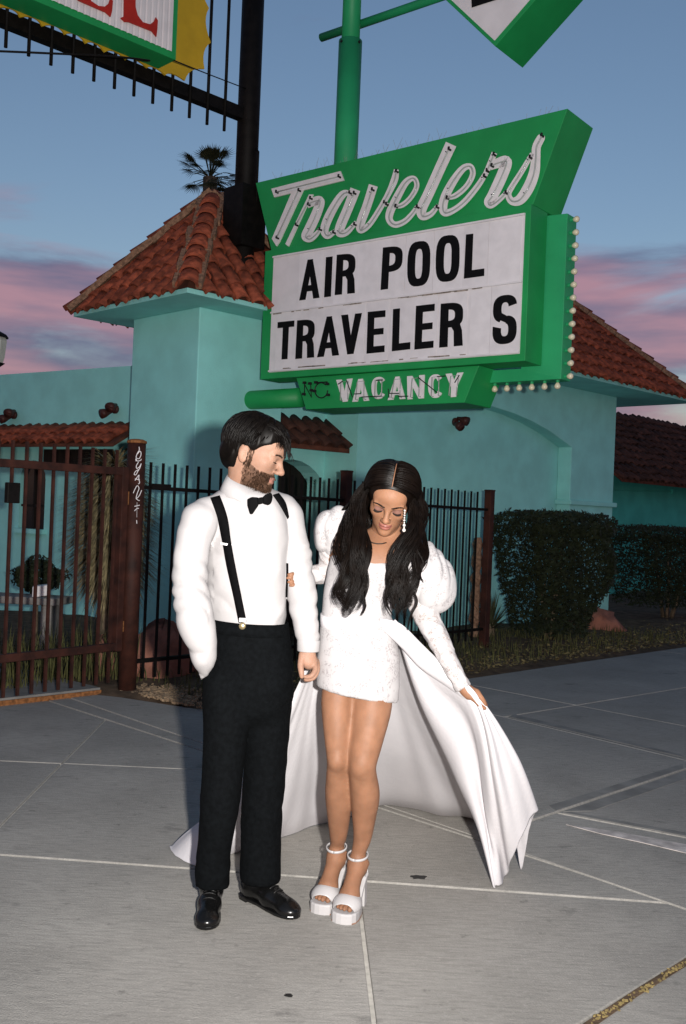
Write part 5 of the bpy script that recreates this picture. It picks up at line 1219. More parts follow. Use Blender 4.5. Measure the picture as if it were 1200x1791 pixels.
# hair and beard
def scalp(th, ph, r=(.098, .076, .086), c=(-.012, 0, .032)): return np.array((c[0]+r[0]*math.cos(th)*math.cos(ph), c[1]+r[1]*math.cos(th)*math.sin(ph), c[2]+r[2]*math.sin(th)))
cap = Field((-.16, -.13, -.12), (.14, .13, .16), .0045)
cap.ell((-.014, 0, .038), (.104, .084, .090), .02); cap.ell((.040, 0, .082), (.050, .056, .028), .03); cap.ell((-.055, 0, -.015), (.062, .078, .070), .02)
cap.ell((.075, 0, -.03), (.088, .12, .082), .012, sub=True)
for s in (-1, 1): cap.ell((-.004, s*.085, -.045), (.032, .04, .052), .012, sub=True)
cap.plane((0, 0, -.075), (.25, 0, -1))
cV, cF = cap.verts(2); cV = folds(cV, cF, .004, (90, 90, 14), 31, .01)
paths, wid = [], []; rnd = np.random.RandomState(4)
cen_ = np.array((-.012, 0, .035))
for i in range(3000):
    th = rnd.uniform(-.35, 1.5); ph = rnd.uniform(-math.pi, math.pi); p = scalp(th, ph)
    if p[0] > .06 and p[2] < .075: continue
    if p[2] < .02 and p[0] > -.035: continue
    front_ = p[0] > .005 and p[2] > .075; L = rnd.uniform(.07, .11) if not front_ else rnd.uniform(.055, .085); n_ = 9; path = [p]
    side = math.copysign(1, p[1]) if abs(p[1]) > .012 else rnd.choice((-1, 1)); w1, w2 = rnd.uniform(-.18, .18), rnd.uniform(-.12, .12)
    for k in range(n_):
        o = path[-1]; rad = (o-cen_)/np.array((.106, .087, .092))**2; rad = rad/np.linalg.norm(rad); f_ = k/n_
        if front_: v = np.array((.95, side*.22+w2, .42-.60*f_))
        elif o[0] < -.045: v = np.array((-.05+w1, side*.05+w2, -1.0))
        else: v = np.array((-.12+w1+.9*max(0, o[0]), side*.35, -.9))
        v = v-rad*(v @ rad)*.97; v = v/(np.linalg.norm(v)+1e-6); o = o+v*L/n_
        e = (o-cen_)/np.array((.106, .087, .092)); r_ = np.linalg.norm(e); tgt = 1.0+.11*min(1, f_*1.5+.35)+.03*math.sin(i*1.7)
        o = cen_+(o-cen_)*(tgt/r_) if (r_ < tgt or (not front_)) else o
        lim = -.082 if o[0] < -.038 else (.018+.75*max(0, o[0]-.005)+.008*math.sin(i*2.1))
        if o[2] < lim and not front_: break
        path.append(o)
    if len(path) < 4: continue
    paths.append(to_world(hf, np.array(path))); wid.append(rnd.uniform(.0016, .0036))
for i in range(34):      # loose fringe over the temple
    y0 = rnd.uniform(-.066, -.02); p = np.array((.066+rnd.uniform(-.01, .008), y0, .088+rnd.uniform(-.008, .01))); a = rnd.uniform(-.5, .5); pts = [p]
    for k in range(7): f_ = k/6; pts.append(pts[-1]+np.array((.006*(1-f_)+.001, -.0030+a*.006*math.sin(k*1.3), -.004-.004*f_)))
    paths.append(to_world(hf, np.array(pts))); wid.append(.0009)
rV, rF = ribbons(paths, wid, 4)
V, F = join([(to_world(hf, cV), cF), (rV, rF)]); pfast('hair', V, F, M['hair'], man)
TH = bvh(headL, hF); paths, wid = [], []
hn = vnorm(headL, hF); L_ = headL
sel = np.where((L_[:, 2] < -.030+.0*L_[:, 0]) & (L_[:, 2] > -.125) & (L_[:, 0] > -.002) & (np.abs(L_[:, 1]) < .075))[0]
for i in range(9000):
    k = sel[rnd.randint(len(sel))]; p = L_[k]; n_ = hn[k]
    if p[2] < -.118 or n_[2] < -.8: continue
    lim = -.046 if p[0] > .06 else (-.036-.35*max(0, p[0]-.02) if p[0] > .02 else -.012)     # cheek line
    mous = p[0] > .083 and abs(p[1]) < .032 and -.056 < p[2] < -.045
    lips = p[0] > .086 and abs(p[1]) < .022 and -.079 < p[2] < -.054
    if (p[2] > lim and not mous) or lips: continue
    if p[0] < .004 and p[2] < -.075: continue
    d = n_*.35+np.array((.25, 0, -.8)); d /= np.linalg.norm(d); L = rnd.uniform(.006, .013); paths.append(to_world(hf, np.array([p-n_*.001, p+d*L*.5+n_*.001, p+d*L+n_*.0015]))); wid.append(.0008)
for s in (-1, 1):         # sideburn
    for i in range(160):
        p = np.array((.008+rnd.uniform(-.008, .01), s*.0735, rnd.uniform(-.05, .025))); h = TH.ray_cast(Vector((p[0], s*.2, p[2])), Vector((0, -s, 0)))
        if h[0] is None: continue
        a = np.array(h[0]); paths.append(to_world(hf, np.array([a, a+np.array((.002, s*.001, -.006)), a+np.array((.003, s*.001, -.012))]))); wid.append(.0008)
V, F = ribbons(paths, wid); pfast('beard', V, F, M['beard'], man)
for s in (-1, 1):        # eyebrows and lowered lashes
    paths, wid = [], []
    for i in range(110):
        f_ = rnd.random(); y_ = s*(.012+.038*f_); h = TH.ray_cast(Vector((.2, y_, .0185+.004*math.sin(f_*3)+rnd.uniform(-.003, .003))), Vector((-1, 0, 0)))
        if h[0]: a = np.array(h[0]); paths.append(to_world(hf, np.array([a, a+np.array((.0015, s*.004, .001)), a+np.array((.001, s*.008, -.0005))]))); wid.append(.0008)
    for i in range(40):
        f_ = i/39; y_ = s*(.020+.026*f_); h = TH.ray_cast(Vector((.2, y_, -.0045+.002*abs(f_-.5))), Vector((-1, 0, 0)))
        if h[0]: a = np.array(h[0]); paths.append(to_world(hf, np.array([a, a+np.array((.004, s*.001, -.002)), a+np.array((.007, s*.002, -.002))]))); wid.append(.0007)
    V, F = ribbons(paths, wid); pfast('brow_and_lashes', V, F, M['hair'], man)
# ================================================================== THE WOMAN
wom = thing('person', 'woman in short white lace dress with puff sleeves holding out her long train', 'person', (G(612, 1600).x, 3.62, 0))
M['lace'] = mat('white_lace', (.45, .425, .43), .85, .05, 30, 0, 40, .15)
def lacey(m, base, gap, sc, bump=.6):
    t = m.node_tree; b = t.nodes['Principled BSDF']; g = t.nodes.new('ShaderNodeNewGeometry')
    nz = t.nodes.new('ShaderNodeTexNoise'); nz.inputs['Scale'].default_value = 35; t.links.new(g.outputs['Position'], nz.inputs['Vector'])
    mxv = t.nodes.new('ShaderNodeMixRGB'); mxv.inputs['Fac'].default_value = .06; t.links.new(g.outputs['Position'], mxv.inputs['Color1']); t.links.new(nz.outputs['Color'], mxv.inputs['Color2'])
    v = t.nodes.new('ShaderNodeTexVoronoi'); v.feature = 'DISTANCE_TO_EDGE'; v.inputs['Scale'].default_value = sc; t.links.new(mxv.outputs[0], v.inputs['Vector'])
    r = t.nodes.new('ShaderNodeValToRGB'); r.color_ramp.elements[0].position = .10; r.color_ramp.elements[1].position = .26; r.color_ramp.elements[0].color = (*base, 1); r.color_ramp.elements[1].color = (*gap, 1)
    n2 = t.nodes.new('ShaderNodeTexNoise'); n2.inputs['Scale'].default_value = 28; n2.inputs['Detail'].default_value = 3; t.links.new(g.outputs['Position'], n2.inputs['Vector'])
    r2 = t.nodes.new('ShaderNodeValToRGB'); r2.color_ramp.elements[0].position = .46; r2.color_ramp.elements[1].position = .56; t.links.new(n2.outputs['Fac'], r2.inputs['Fac'])
    mm = t.nodes.new('ShaderNodeMixRGB'); t.links.new(r2.outputs[0], mm.inputs['Fac']); mm.inputs['Color1'].default_value = (*base, 1)
    t.links.new(v.outputs['Distance'], r.inputs['Fac']); t.links.new(r.outputs[0], mm.inputs['Color2']); t.links.new(mm.outputs[0], b.inputs['Base Color'])
    bp = t.nodes.new('ShaderNodeBump'); bp.inputs['Strength'].default_value = bump; bp.inputs['Distance'].default_value = .006; t.links.new(mm.outputs[0], bp.inputs['Height']); t.links.new(bp.outputs[0], b.inputs['Normal'])
lacey(M['lace'], (.365, .35, .352), (.27, .25, .253), 80, 1.0)
M['lace_arm'] = mat('sheer_lace', (.45, .42, .42), .85, .05, 30, 0, 40, .15); lacey(M['lace_arm'], (.365, .345, .345), (.265, .215, .20), 105, .9)
M['train'] = mat('white_satin', (.56, .54, .555), .6, .03, 5, .12, 60, .25)
M['shoew'] = mat('white_patent', (.39, .375, .375), .35, .03, 12, spec=.4)
M['pearl'] = mat('pearl', (.5, .47, .44), .2, .05, 20, spec=.6)
M['nail'] = mat('dark_nail', (.16, .03, .03), .25, .05, 20)
KP = 1/F_PX
def PR(u, v, d, rp): return PA(u, v, d), rp*d*KP
wf = head_frame(P(683, 871, 3.575), math.radians(-9), math.radians(33), math.radians(-10), .99)
nb = PA(668, 968, 3.66)
hV2, hF2 = head_field(to_local(wf, nb), False, .0034, .050); headL2 = hV2.copy(); hV2 = to_world(wf, hV2)
# shoes first: the feet follow them
def foot_frame(toe, d):
    d = Vector((toe.x-d.x, toe.y-d.y, 0)).normalized(); s_ = Vector((-d.y, d.x, 0)); hl = Vector((toe.x, toe.y, 0))-d*.225*.86
    return (lambda x, y, z: np.array(hl+d*x*.86+s_*y*1.06+UP*z*.80, float)), d, s_, hl
footL = foot_frame(G(598, 1615), P(629, 1497, 3.71)); footR = foot_frame(G(560, 1598), P(591, 1480, 3.78))
# body: torso, arms, legs, feet as one skin
W_ = Field((-.36, 3.36, .0), (.56, 4.02, 1.58), .0075)
ch = [PR(668, 965, 3.67, 40), PR(645, 1000, 3.655, 52), PR(630, 1050, 3.64, 50), PR(624, 1085, 3.63, 50), PR(626, 1160, 3.63, 58)]
W_.chain([c[0] for c in ch], [c[1] for c in ch], .04, flat=((0, 1, 0), .74))
W_.cone(PA(683, 905, 3.63), nb, .050, .058, .03); W_.cone(nb, PA(604, 945, 3.67), .06, .042, .05); W_.cone(nb, PA(728, 962, 3.66), .06, .042, .05)
W_.ell(PA(655, 985, 3.59), (.12, .055, .075), .05)
aR = [PR(602, 940, 3.67, 21), PR(580, 990, 3.74, 17), PR(568, 1004, 3.745, 14), PR(540, 1006, 3.72, 12), PR(528, 1008, 3.69, 10)]
aL = [PR(726, 960, 3.66, 22), PR(742, 1030, 3.62, 19), PR(750, 1085, 3.57, 15), PR(775, 1135, 3.52, 14), PR(811, 1203, 3.485, 10.5)]
for a in (aR, aL): W_.chain([c[0] for c in a], [c[1] for c in a], .02)
fRf, fLf = footR[0], footL[0]
lR = [PR(597, 1185, 3.62, 30), PR(589.5, 1228, 3.60, 28), PR(590, 1285, 3.58, 23.5), PR(590, 1330, 3.58, 18.5), PR(590, 1352, 3.61, 19.5), PR(592, 1388, 3.66, 23.5), PR(592.5, 1425, 3.70, 20.5), PR(592, 1458, 3.74, 16), (fRf(.030, 0, .245), .0265), (fRf(.028, 0, .19), .029)]
lL = [PR(648, 1185, 3.62, 36), PR(651, 1232, 3.60, 35), PR(642, 1290, 3.57, 29.5), PR(634, 1335, 3.56, 25), PR(635, 1355, 3.575, 24), PR(639, 1390, 3.61, 25.5), PR(637, 1428, 3.65, 21.0), PR(634, 1465, 3.68, 16), (fLf(.030, 0, .245), .0265), (fLf(.028, 0, .19), .029)]
for L in (lR, lL): W_.chain([c[0] for c in L], [c[1] for c in L], .022)
W_.ell(PA(589, 1331, 3.555), (.026, .026, .032), .02); W_.ell(PA(632, 1338, 3.535), (.030, .028, .035), .02)
for f in (fRf, fLf):
    W_.cone(f(.028, 0, .20), f(.02, 0, .165), .030, .028, .02); W_.cone(f(.045, 0, .19), f(.135, 0, .098), .030, .032, .03); W_.cone(f(.135, .012, .085), f(.175, .012, .066), .026, .02, .02); W_.cone(f(.135, -.014, .083), f(.175, -.016, .064), .024, .018, .02)
    W_.ell(f(.022, .028, .205), (.012, .012, .014), .01); W_.ell(f(.022, -.028, .20), (.012, .012, .014), .01)
wV, wF = W_.verts(1)
toes = []
for f in (fRf, fLf):
    T2 = Field(f(.15, 0, .03)-.06, f(.20, 0, .08)+.06, .003)
    for k, (y, x, r) in enumerate(((.020, .203, .0105), (.002, .206, .0085), (-.012, .202, .0078), (-.024, .195, .007))): T2.chain([f(.165, y*.9, .066), f(x-.012, y, .062), f(x, y, .056)], [.013, r, r*.9], .003)
    toes.append(T2.verts(1))
q = lambda u, v, d: PA(u, v, d)
wh = [([q(806, 1195, 3.487), q(814, 1207, 3.485), q(822, 1214, 3.482)], [.021, .021, .022], .01), ([q(818, 1206, 3.49), q(832, 1214, 3.487)], [.018, .019], .01),
      ([q(822, 1216, 3.475), q(833, 1226, 3.462), q(840, 1234, 3.458), q(848, 1239, 3.46)], [.013, .0095, .0085, .0065], .005),
      ([q(833, 1210, 3.482), q(842, 1221, 3.478), q(847, 1231, 3.482), q(848, 1238, 3.49)], [.011, .0095, .0085, .007], .004),
      ([q(835, 1214, 3.492), q(845, 1225, 3.492), q(850, 1234, 3.497)], [.011, .009, .007], .004),
      ([q(833, 1218, 3.502), q(842, 1228, 3.507), q(846, 1238, 3.512)], [.0105, .0085, .0068], .004),
      ([q(829, 1220, 3.510), q(836, 1231, 3.516), q(840, 1240, 3.52)], [.0095, .0078, .0062], .004)]
whV = hand_field(wh, .003)
def shirt_d(u, v, off): c = cast(TS, u, v, off); return c.y if c is not None else 3.60
fr_ = []
for k, (v0, v1, du) in enumerate(((1002, 1005, 0), (1009, 1011, -2), (1015, 1018, 0), (1020, 1024, 3))):
    d_ = min(shirt_d(506, v0, .008), 3.66); fr_.append(([q(531, v0, 3.69), q(520, v0, 3.66), q(512+du, v1-1, d_), q(505+du, v1, d_-.004)], [.0095, .0082, .0074, .0055], .003))
fr_.append(([q(540, 1006, 3.715), q(528, 1010, 3.69)], [.022, .02], .01))
frV = hand_field(fr_, .003)
V, F = join([(hV2, hF2), (wV, wF), toes[0], toes[1], whV, frV])
bw = pfast('body', V, F, M['skin_w'], wom)
lidz = lambda c: (c[:, 0] > .07) & (np.abs(np.abs(c[:, 1])-.0325) < .0165) & (c[:, 2] > -.006) & (c[:, 2] < .0125)
facecol(bw, len(hF2), headL2[hF2].mean(1), [(M['lip'], lipz), (M['lid'], lidz)])
# lashes, brows
TH2 = bvh(headL2, hF2); rnd = np.random.RandomState(8)
for s in (-1, 1):
    paths, wid = [], []
    for i in range(120):
        f_ = rnd.random(); y_ = s*(.011+.037*f_); z_ = .0185+.006*math.sin(f_*2.4)+rnd.uniform(-.0018, .0018); h = TH2.ray_cast(Vector((.2, y_, z_)), Vector((-1, 0, 0)))
        if h[0]: a = np.array(h[0]); paths.append(to_world(wf, np.array([a, a+np.array((.001, s*.004, .0008)), a+np.array((.0006, s*.008, 0))]))); wid.append(.0008)
    V, F = ribbons(paths, wid); pfast('eyebrow', V, F, M['hair_w'], wom)
    paths, wid = [], []
    for i in range(60):
        f_ = i/59; y_ = s*(.0185+.029*f_); h = TH2.ray_cast(Vector((.2, y_, -.0065+.004*(2*f_-1)**2)), Vector((-1, 0, 0)))
        if h[0]: a = np.array(h[0]); paths.append(to_world(wf, np.array([a-np.array((.001, 0, 0)), a+np.array((.005, s*.0015, -.003)), a+np.array((.009, s*.0035, -.003))]))); wid.append(.0009)
    V, F = ribbons(paths, wid); pfast('eyelashes', V, F, M['dark'], wom)
# dress
Df = Field((-.22, 3.36, .72), (.36, 3.95, 1.32), .0075)
dr = [PR(642, 975, 3.645, 64), PR(640, 1000, 3.645, 66), PR(629, 1040, 3.64, 63.5), PR(623, 1076, 3.63, 60), PR(625, 1110, 3.63, 66), PR(627, 1160, 3.63, 72.5), PR(625, 1235, 3.63, 71.5), PR(625, 1290, 3.63, 71)]
Df.chain([c[0] for c in dr], [c[1] for c in dr], .03, flat=((0, 1, 0), .74))
Df.ell(PA(625, 1005, 3.565), (.062, .052, .058), .04); Df.ell(PA(678, 1008, 3.565), (.060, .052, .058), .04)
a, b = P(553, 1206, 3.55), P(696, 1234, 3.55); e_ = Vector((b.x-a.x, 0, b.z-a.z)); Df.plane(a, (e_.z, 0, -e_.x))
a, b = P(575, 972, 3.53), P(700, 988, 3.53); e_ = Vector((b.x-a.x, 0, b.z-a.z)); Df.plane(a, (-e_.z, 0, e_.x))
dV, dF = Df.verts(1); dV = folds(dV, dF, .0016, (20, 20, 55), 41, .02)
pfast('dress', dV, dF, M['lace'], wom); TD = bvh(dV, dF)
mb = MB(); rows = []
for dz, g_ in ((.022, .0), (.02, .005), (-.02, .006), (-.022, .0)):
    row = []
    for i in range(49): a = 2*math.pi*i/48; c = Vector(PA(623.5, 1088, 3.63)); row.append(c+Vector((math.cos(a)*(.1275+g_), math.sin(a)*(.0965+g_), dz+.006*math.sin(3*a)-.006*math.cos(a))))
    rows.append(row)
mb.grid(rows); part('waist_sash', mb, M['train'], wom, True)
# puff sleeves and lace sleeves
def puff(cs, seed, name='puff_sleeve'):
    pts = np.array([c[0] for c in cs]); P_ = Field(pts.min(0)-.14, pts.max(0)+.14, .0065); P_.chain(pts, [c[1] for c in cs], .035)
    V, F = P_.verts(2); V = folds(V, F, .006, (34, 34, 16), seed, .03); V = creases(V, F, (.93, .2, -.30), .012, 62, seed+5, np.ones(len(V))); V = lap(V, F, .4); return pfast(name, V, F, M['lace'], wom)
puff([PR(722, 962, 3.64, 24), PR(738, 985, 3.62, 36), PR(750, 1015, 3.60, 45), PR(758, 1034, 3.59, 38)], 60)
puff([PR(605, 908, 3.69, 22), PR(584, 920, 3.70, 32), PR(579, 938, 3.715, 29), PR(580, 952, 3.72, 22)], 70)
def sleeve(cs, seed):
    pts = np.array([c[0] for c in cs]); P_ = Field(pts.min(0)-.07, pts.max(0)+.07, .005); P_.chain(pts, [c[1] for c in cs], .015)
    e = pts[-1]; d_ = pts[-1]-pts[-2]; P_.plane(e, d_)
    V, F = P_.verts(1); V = folds(V, F, .0022, (130, 130, 130), seed, .006); return pfast('lace_sleeve', V, F, M['lace_arm'], wom)
sleeve([PR(738, 1050, 3.60, 27), PR(748, 1082, 3.57, 22), PR(765, 1115, 3.54, 19.5), PR(785, 1155, 3.505, 16.5), PR(806, 1195, 3.488, 14.5), PR(811, 1204, 3.484, 14.5)], 80)
sleeve([PR(580, 965, 3.73, 22), PR(576, 993, 3.742, 19.5), PR(562, 1003, 3.74, 18), PR(545, 1005, 3.722, 15), PR(534, 1006, 3.70, 13.5)], 90)
# ---- the long train: ribs from waist to hem, splined into one sheet
GD = lambda u, v: (u, v, G(u, v).y)
RIBS = [
 [(566, 1092, 3.68), (500, 1240, 3.86), (400, 1390, 4.08), (318, 1455, 4.22), GD(291, 1483)],
 [(566, 1092, 3.69), (508, 1250, 3.88), (430, 1400, 4.02), (372, 1470, 4.04), GD(345, 1517)],
 [(568, 1092, 3.70), (520, 1250, 3.92), (465, 1400, 4.10), (432, 1460, 4.14), GD(415, 1487)],
 [(570, 1092, 3.71), (536, 1250, 3.98), (512, 1390, 4.25), (500, 1445, 4.35), GD(492, 1467)],
 [(575, 1092, 3.72), (556, 1250, 4.02), (556, 1370, 4.38), (556, 1420, 4.52), GD(556, 1443)],
 [(600, 1090, 3.74), (605, 1250, 4.12), (612, 1360, 4.5), (616, 1405, 4.68), GD(618, 1424)],
 [(625, 1090, 3.74), (650, 1250, 4.18), (664, 1350, 4.6), (667, 1390, 4.82), GD(668, 1407)],
 [(650, 1090, 3.73), (695, 1250, 4.15), (728, 1355, 4.5), (745, 1402, 4.7), GD(752, 1420)],
 [(672, 1090, 3.71), (722, 1240, 4.02), (775, 1350, 4.35), (812, 1412, 4.56), GD(830, 1434)],
 [(684, 1090, 3.66), (745, 1245, 3.88), (805, 1355, 4.05), (845, 1425, 4.18), (862, 1465, 4.22)],
 [(689, 1090, 3.595), (736, 1230, 3.70), (795, 1345, 3.80), (838, 1440, 3.90), GD(864, 1551)],
 [(690, 1088, 3.575), (752, 1190, 3.60), (818, 1262, 3.58), (848, 1400, 3.82), GD(872, 1551)],
 [(690, 1086, 3.565), (765, 1165, 3.53), (832, 1236, 3.475), (858, 1380, 3.68), GD(886, 1535)],
 [(690, 1085, 3.56), (768, 1160, 3.525), (840, 1235, 3.465), (880, 1360, 3.63), (905, 1478, 3.84)],
 [(690, 1084, 3.56), (768, 1157, 3.53), (845, 1236, 3.475), (905, 1330, 3.64), (933, 1419, 3.83)],
 [(690, 1084, 3.57), (766, 1157, 3.55), (845, 1238, 3.50), (898, 1345, 3.75), (926, 1450, 3.98)],
 [(688, 1086, 3.59), (760, 1165, 3.60), (840, 1245, 3.55), (888, 1370, 3.88), GD(913, 1522)]]
g1 = [[np.array(p) for p in catmull([PA(*p) for p in r], 14)] for r in RIBS]; mcols = len(g1[0])
cols = [catmull([g1[i][j] for i in range(len(g1))], 9) for j in range(mcols)]
GR = np.array(cols)                     # (along, across, 3)
A_n, C_n = GR.shape[:2]; fl = GR.reshape(-1, 3).copy()
tt = np.repeat(np.linspace(0, 1, A_n), C_n); ss = np.tile(np.linspace(0, 1, C_n), A_n)
amp = .016*np.clip((tt-.1)*1.6, 0, 1); wv = np.sin(ss*58+1.5*np.sin(ss*17)+tt*2)*.6+np.sin(ss*131+2*tt)*.25
Fq = [(i*C_n+j, i*C_n+j+1, (i+1)*C_n+j+1, (i+1)*C_n+j) for i in range(A_n-1) for j in range(C_n-1)]; Fq = np.array(Fq)
nr = vnorm(fl, Fq); fl = fl+nr*(amp*wv+.004*snoise(fl, (14, 14, 7), 5)*np.clip(tt*2, 0, 1))[:, None]; fl[:, 2] = np.maximum(fl[:, 2], .006)
hem = tt > .985; fl[hem, 2] += .004*np.sin(ss[hem]*400)
tr_o = pfast('train', fl, Fq, M['train'], wom); tm = tr_o.modifiers.new('sub', 'SUBSURF'); tm.levels = 1; tm.render_levels = 1; so = tr_o.modifiers.new('thick', 'SOLIDIFY'); so.thickness = .0025
# front overlap fold of the sash at her hip
mb = MB(); rows = []
for (u0, v0, d0), (u1, v1, d1) in (((664, 1082, 3.545), (668, 1100, 3.555)), ((700, 1092, 3.525), (705, 1135, 3.56)), ((735, 1125, 3.52), (735, 1168, 3.56)), ((775, 1165, 3.50), (778, 1198, 3.53)), ((812, 1205, 3.475), (815, 1225, 3.49))):
    a, b = PA(u0, v0, d0), PA(u1, v1, d1); rows.append([a+np.array((0, .02, 0)), a, a*.5+b*.5+np.array((0, -.012, 0)), b, b+np.array((0, .02, 0))])
rr = [catmull([rows[i][j] for i in range(len(rows))], 6) for j in range(5)]
mb.grid([[Vector(p) for p in r] for r in rr]); o = part('train_fold', mb, M['train'], wom, True); o.modifiers.new('thick', 'SOLIDIFY').thickness = .003; o.modifiers.new('sub', 'SUBSURF').render_levels = 2
# ---- platform sandals
def sandal(ff, lab):
    f, d, s_, hl = ff; Vv = lambda x, y, z: Vector(f(x, y, z))
    out = [(.085, .036), (.12, .042), (.17, .046), (.205, .044), (.225, .034), (.236, .018), (.239, 0)]; pts = out+[(x, -w) for x, w in reversed(out[:-1])]
    mb = MB(); mb.prism([Vv(x, w, .046) for x, w in pts], (0, 0, -.0455)); sh = part('shoe', mb, M['shoew'], wom, label=lab); bevel(sh, .006, 3)
    mb = MB(); mb.prism([Vv(x*1.0-.0005, w*1.012, .0062) for x, w in pts], (0, 0, -.006)); part('sole', mb, M['skin_m'], sh)
    Fi = Field((.07, -.07, .03), (.26, .07, .14), .0032); Fi.ell((.165, 0, .058), (.066, .048, .042), .01); Fi.cone((.10, 0, .075), (.16, 0, .07), .036, .036, .03)
    Fi.plane((0, 0, .0445), (0, 0, -1)); Fi.ell((.232, .004, .064), (.034, .026, .017), .004, sub=True); Fi.ell((.165, 0, .052), (.085, .039, .034), .004, sub=True); Fi.plane((.118, 0, .08), (-1, 0, .55))
    Fi.cone((.08, 0, .12), (.16, 0, .085), .03, .022, .004, sub=True)
    V, F = Fi.verts(1); V = np.array([f(*p) for p in V]); pfast('toe_band', V, F, M['shoew'], sh)
    mb = MB(); prof = [(.11, .046), (.06, .105), (.02, .140), (-.012, .150), (-.016, .140), (.018, .122), (.05, .085), (.09, .03)]
    mb.prism([Vv(x, .031, z) for x, z in prof], -s_*.062); bevel(part('arch', mb, M['shoew'], sh), .004)
    mb = MB(); mb.grid([[Vv(x, y, z) for (x, y) in pl] for z, pl in ((.146, [(-.020, .024), (-.026, 0), (-.020, -.024), (.032, -.028), (.038, 0), (.032, .028), (-.020, .024)]), (.07, [(-.024, .023), (-.029, 0), (-.024, -.023), (.018, -.026), (.022, 0), (.018, .026), (-.024, .023)]), (0.0005, [(-.026, .024), (-.031, 0), (-.026, -.024), (.020, -.027), (.024, 0), (.020, .027), (-.026, .024)]))])
    part('heel', mb, M['shoew'], sh)
    mb = MB(); rows = []
    for z, w, x0 in ((.142, 1.0, .0), (.17, .82, .003), (.20, .45, .002), (.248, .36, -.002)):
        rows.append([Vv(x0+.020-.036*math.cos(a), .033*math.sin(a), z) for a in [w*1.25*k/4 for k in range(-4, 5)]])
    mb.grid(rows); o = part('heel_counter', mb, M['shoew'], sh, True); o.modifiers.new('t', 'SOLIDIFY').thickness = .003
    mb = MB(); mb.grid([[Vv(.037+.047*math.cos(a), .0375*math.sin(a), .240+dz-.010*math.cos(a)) for a in [2*math.pi*k/28 for k in range(29)]] for dz in (-.0055, .0055)]); o = part('ankle_strap', mb, M['shoew'], sh, True); o.modifiers.new('t', 'SOLIDIFY').thickness = .004
sandal(footR, 'white platform sandal farther left with ankle strap'); sandal(footL, 'white platform sandal with visible block heel')
# ---- jewellery
mb = MB(); e0 = P(708, 893, 3.455)
for k, r in enumerate((.004, .003, .0035, .003, .004, .003, .0055, .003, .0068)):
    c = e0+UP*(-.0085*k); mb.lathe(c, UP, [(-r, .0003), (-r*.7, r*.7), (0, r), (r*.7, r*.7), (r, .0003)], 8)
part('earring', mb, M['pearl'], wom, True)
tree_w = bvh(V_ := np.concatenate([hV2, wV]), np.concatenate([hF2, wF+len(hV2)]))
pts = [cast(tree_w, u, v, .002) for u, v in ((640, 941), (645, 946), (652, 949.5), (660, 951), (668, 951), (676, 949))]; pts = [p for p in pts if p]
mb = MB(); mb.tube(pts, .0024, 6); part('choker', mb, M['dark'], wom, True)
# ---- hair: skull cap, strands from the parting, long wavy locks
cp = Field((-.16, -.14, -.16), (.14, .14, .16), .0045)
cp.ell((-.016, 0, .038), (.108, .090, .094), .02); cp.ell((-.05, 0, -.03), (.062, .082, .09), .03); cp.ell((.080, 0, -.035), (.082, .066, .100), .012, sub=True); cp.ell((.10, 0, .03), (.05, .042, .05), .012, sub=True)
cp.plane((0, 0, -.10), (0, 0, -1)); cV, cF = cp.verts(2)
paths, wid = [], []; rnd = np.random.RandomState(12); cw = np.array((-.014, 0, .036)); rw = np.array((.108, .090, .094))
for i in range(1500):
    s = 1 if i % 2 else -1; x0 = rnd.uniform(-.10, .070); xx_ = (x0-cw[0])/rw[0]; zt = cw[2]+rw[2]*math.sqrt(max(0, 1-xx_*xx_)); p = np.array((x0, s*.003, zt)); path = [p]; L = rnd.uniform(.19, .25); lf = rnd.uniform(1.0, 1.16); n_ = 16
    for k in range(n_):
        o = path[-1]; rad = (o-cw)/rw**2; rad /= np.linalg.norm(rad); f_ = k/n_
        v = np.array((-.30*(1-f_)-.25*(x0 > .03)*(f_ > .25), s*(1.1-f_), -.25-1.1*f_)); v = v-rad*(v @ rad)*.96; v /= np.linalg.norm(v)
        o = o+v*L/n_; e = (o-cw)/rw; r_ = np.linalg.norm(e); tg = 1.0+(lf-1)*min(1, .25+f_*2.2)
        if o[2] > -.03: o = cw+(o-cw)*(tg/r_)
        else: o = path[-1]+np.array((0, s*.002, -1))*L/n_
        path.append(o)
    paths.append(to_world(wf, np.array(path))); wid.append(rnd.uniform(.0014, .0030))
def lock(g, rad, n, amp, turns, seed, w=(.0012, .0026)):
    r = np.random.RandomState(seed); c = np.array(catmull([PA(*p) for p in g], 8)); m = len(c); f = np.linspace(0, 1, m)
    ph0 = r.uniform(0, 6.28)
    for i in range(n):
        a = r.uniform(0, 6.28); rr = rad*math.sqrt(r.random()); ph = ph0+r.normal(0, .35); env = np.interp(f, [0, .15, .6, 1], [.75, 1, .95, .35])
        am = amp*np.interp(f, [0, .3, 1], [.15, .7, 1]); x = np.cos(a)*rr*env+am*np.sin(ph+f*turns*6.28); y = np.sin(a)*rr*env*.55+am*.35*np.cos(ph+f*turns*6.28); cut_ = m-r.randint(0, max(1, m//6))
        p = c+np.stack([x, y, np.zeros(m)], 1); p = p[:cut_]; paths.append(p); wid.append(r.uniform(*w))
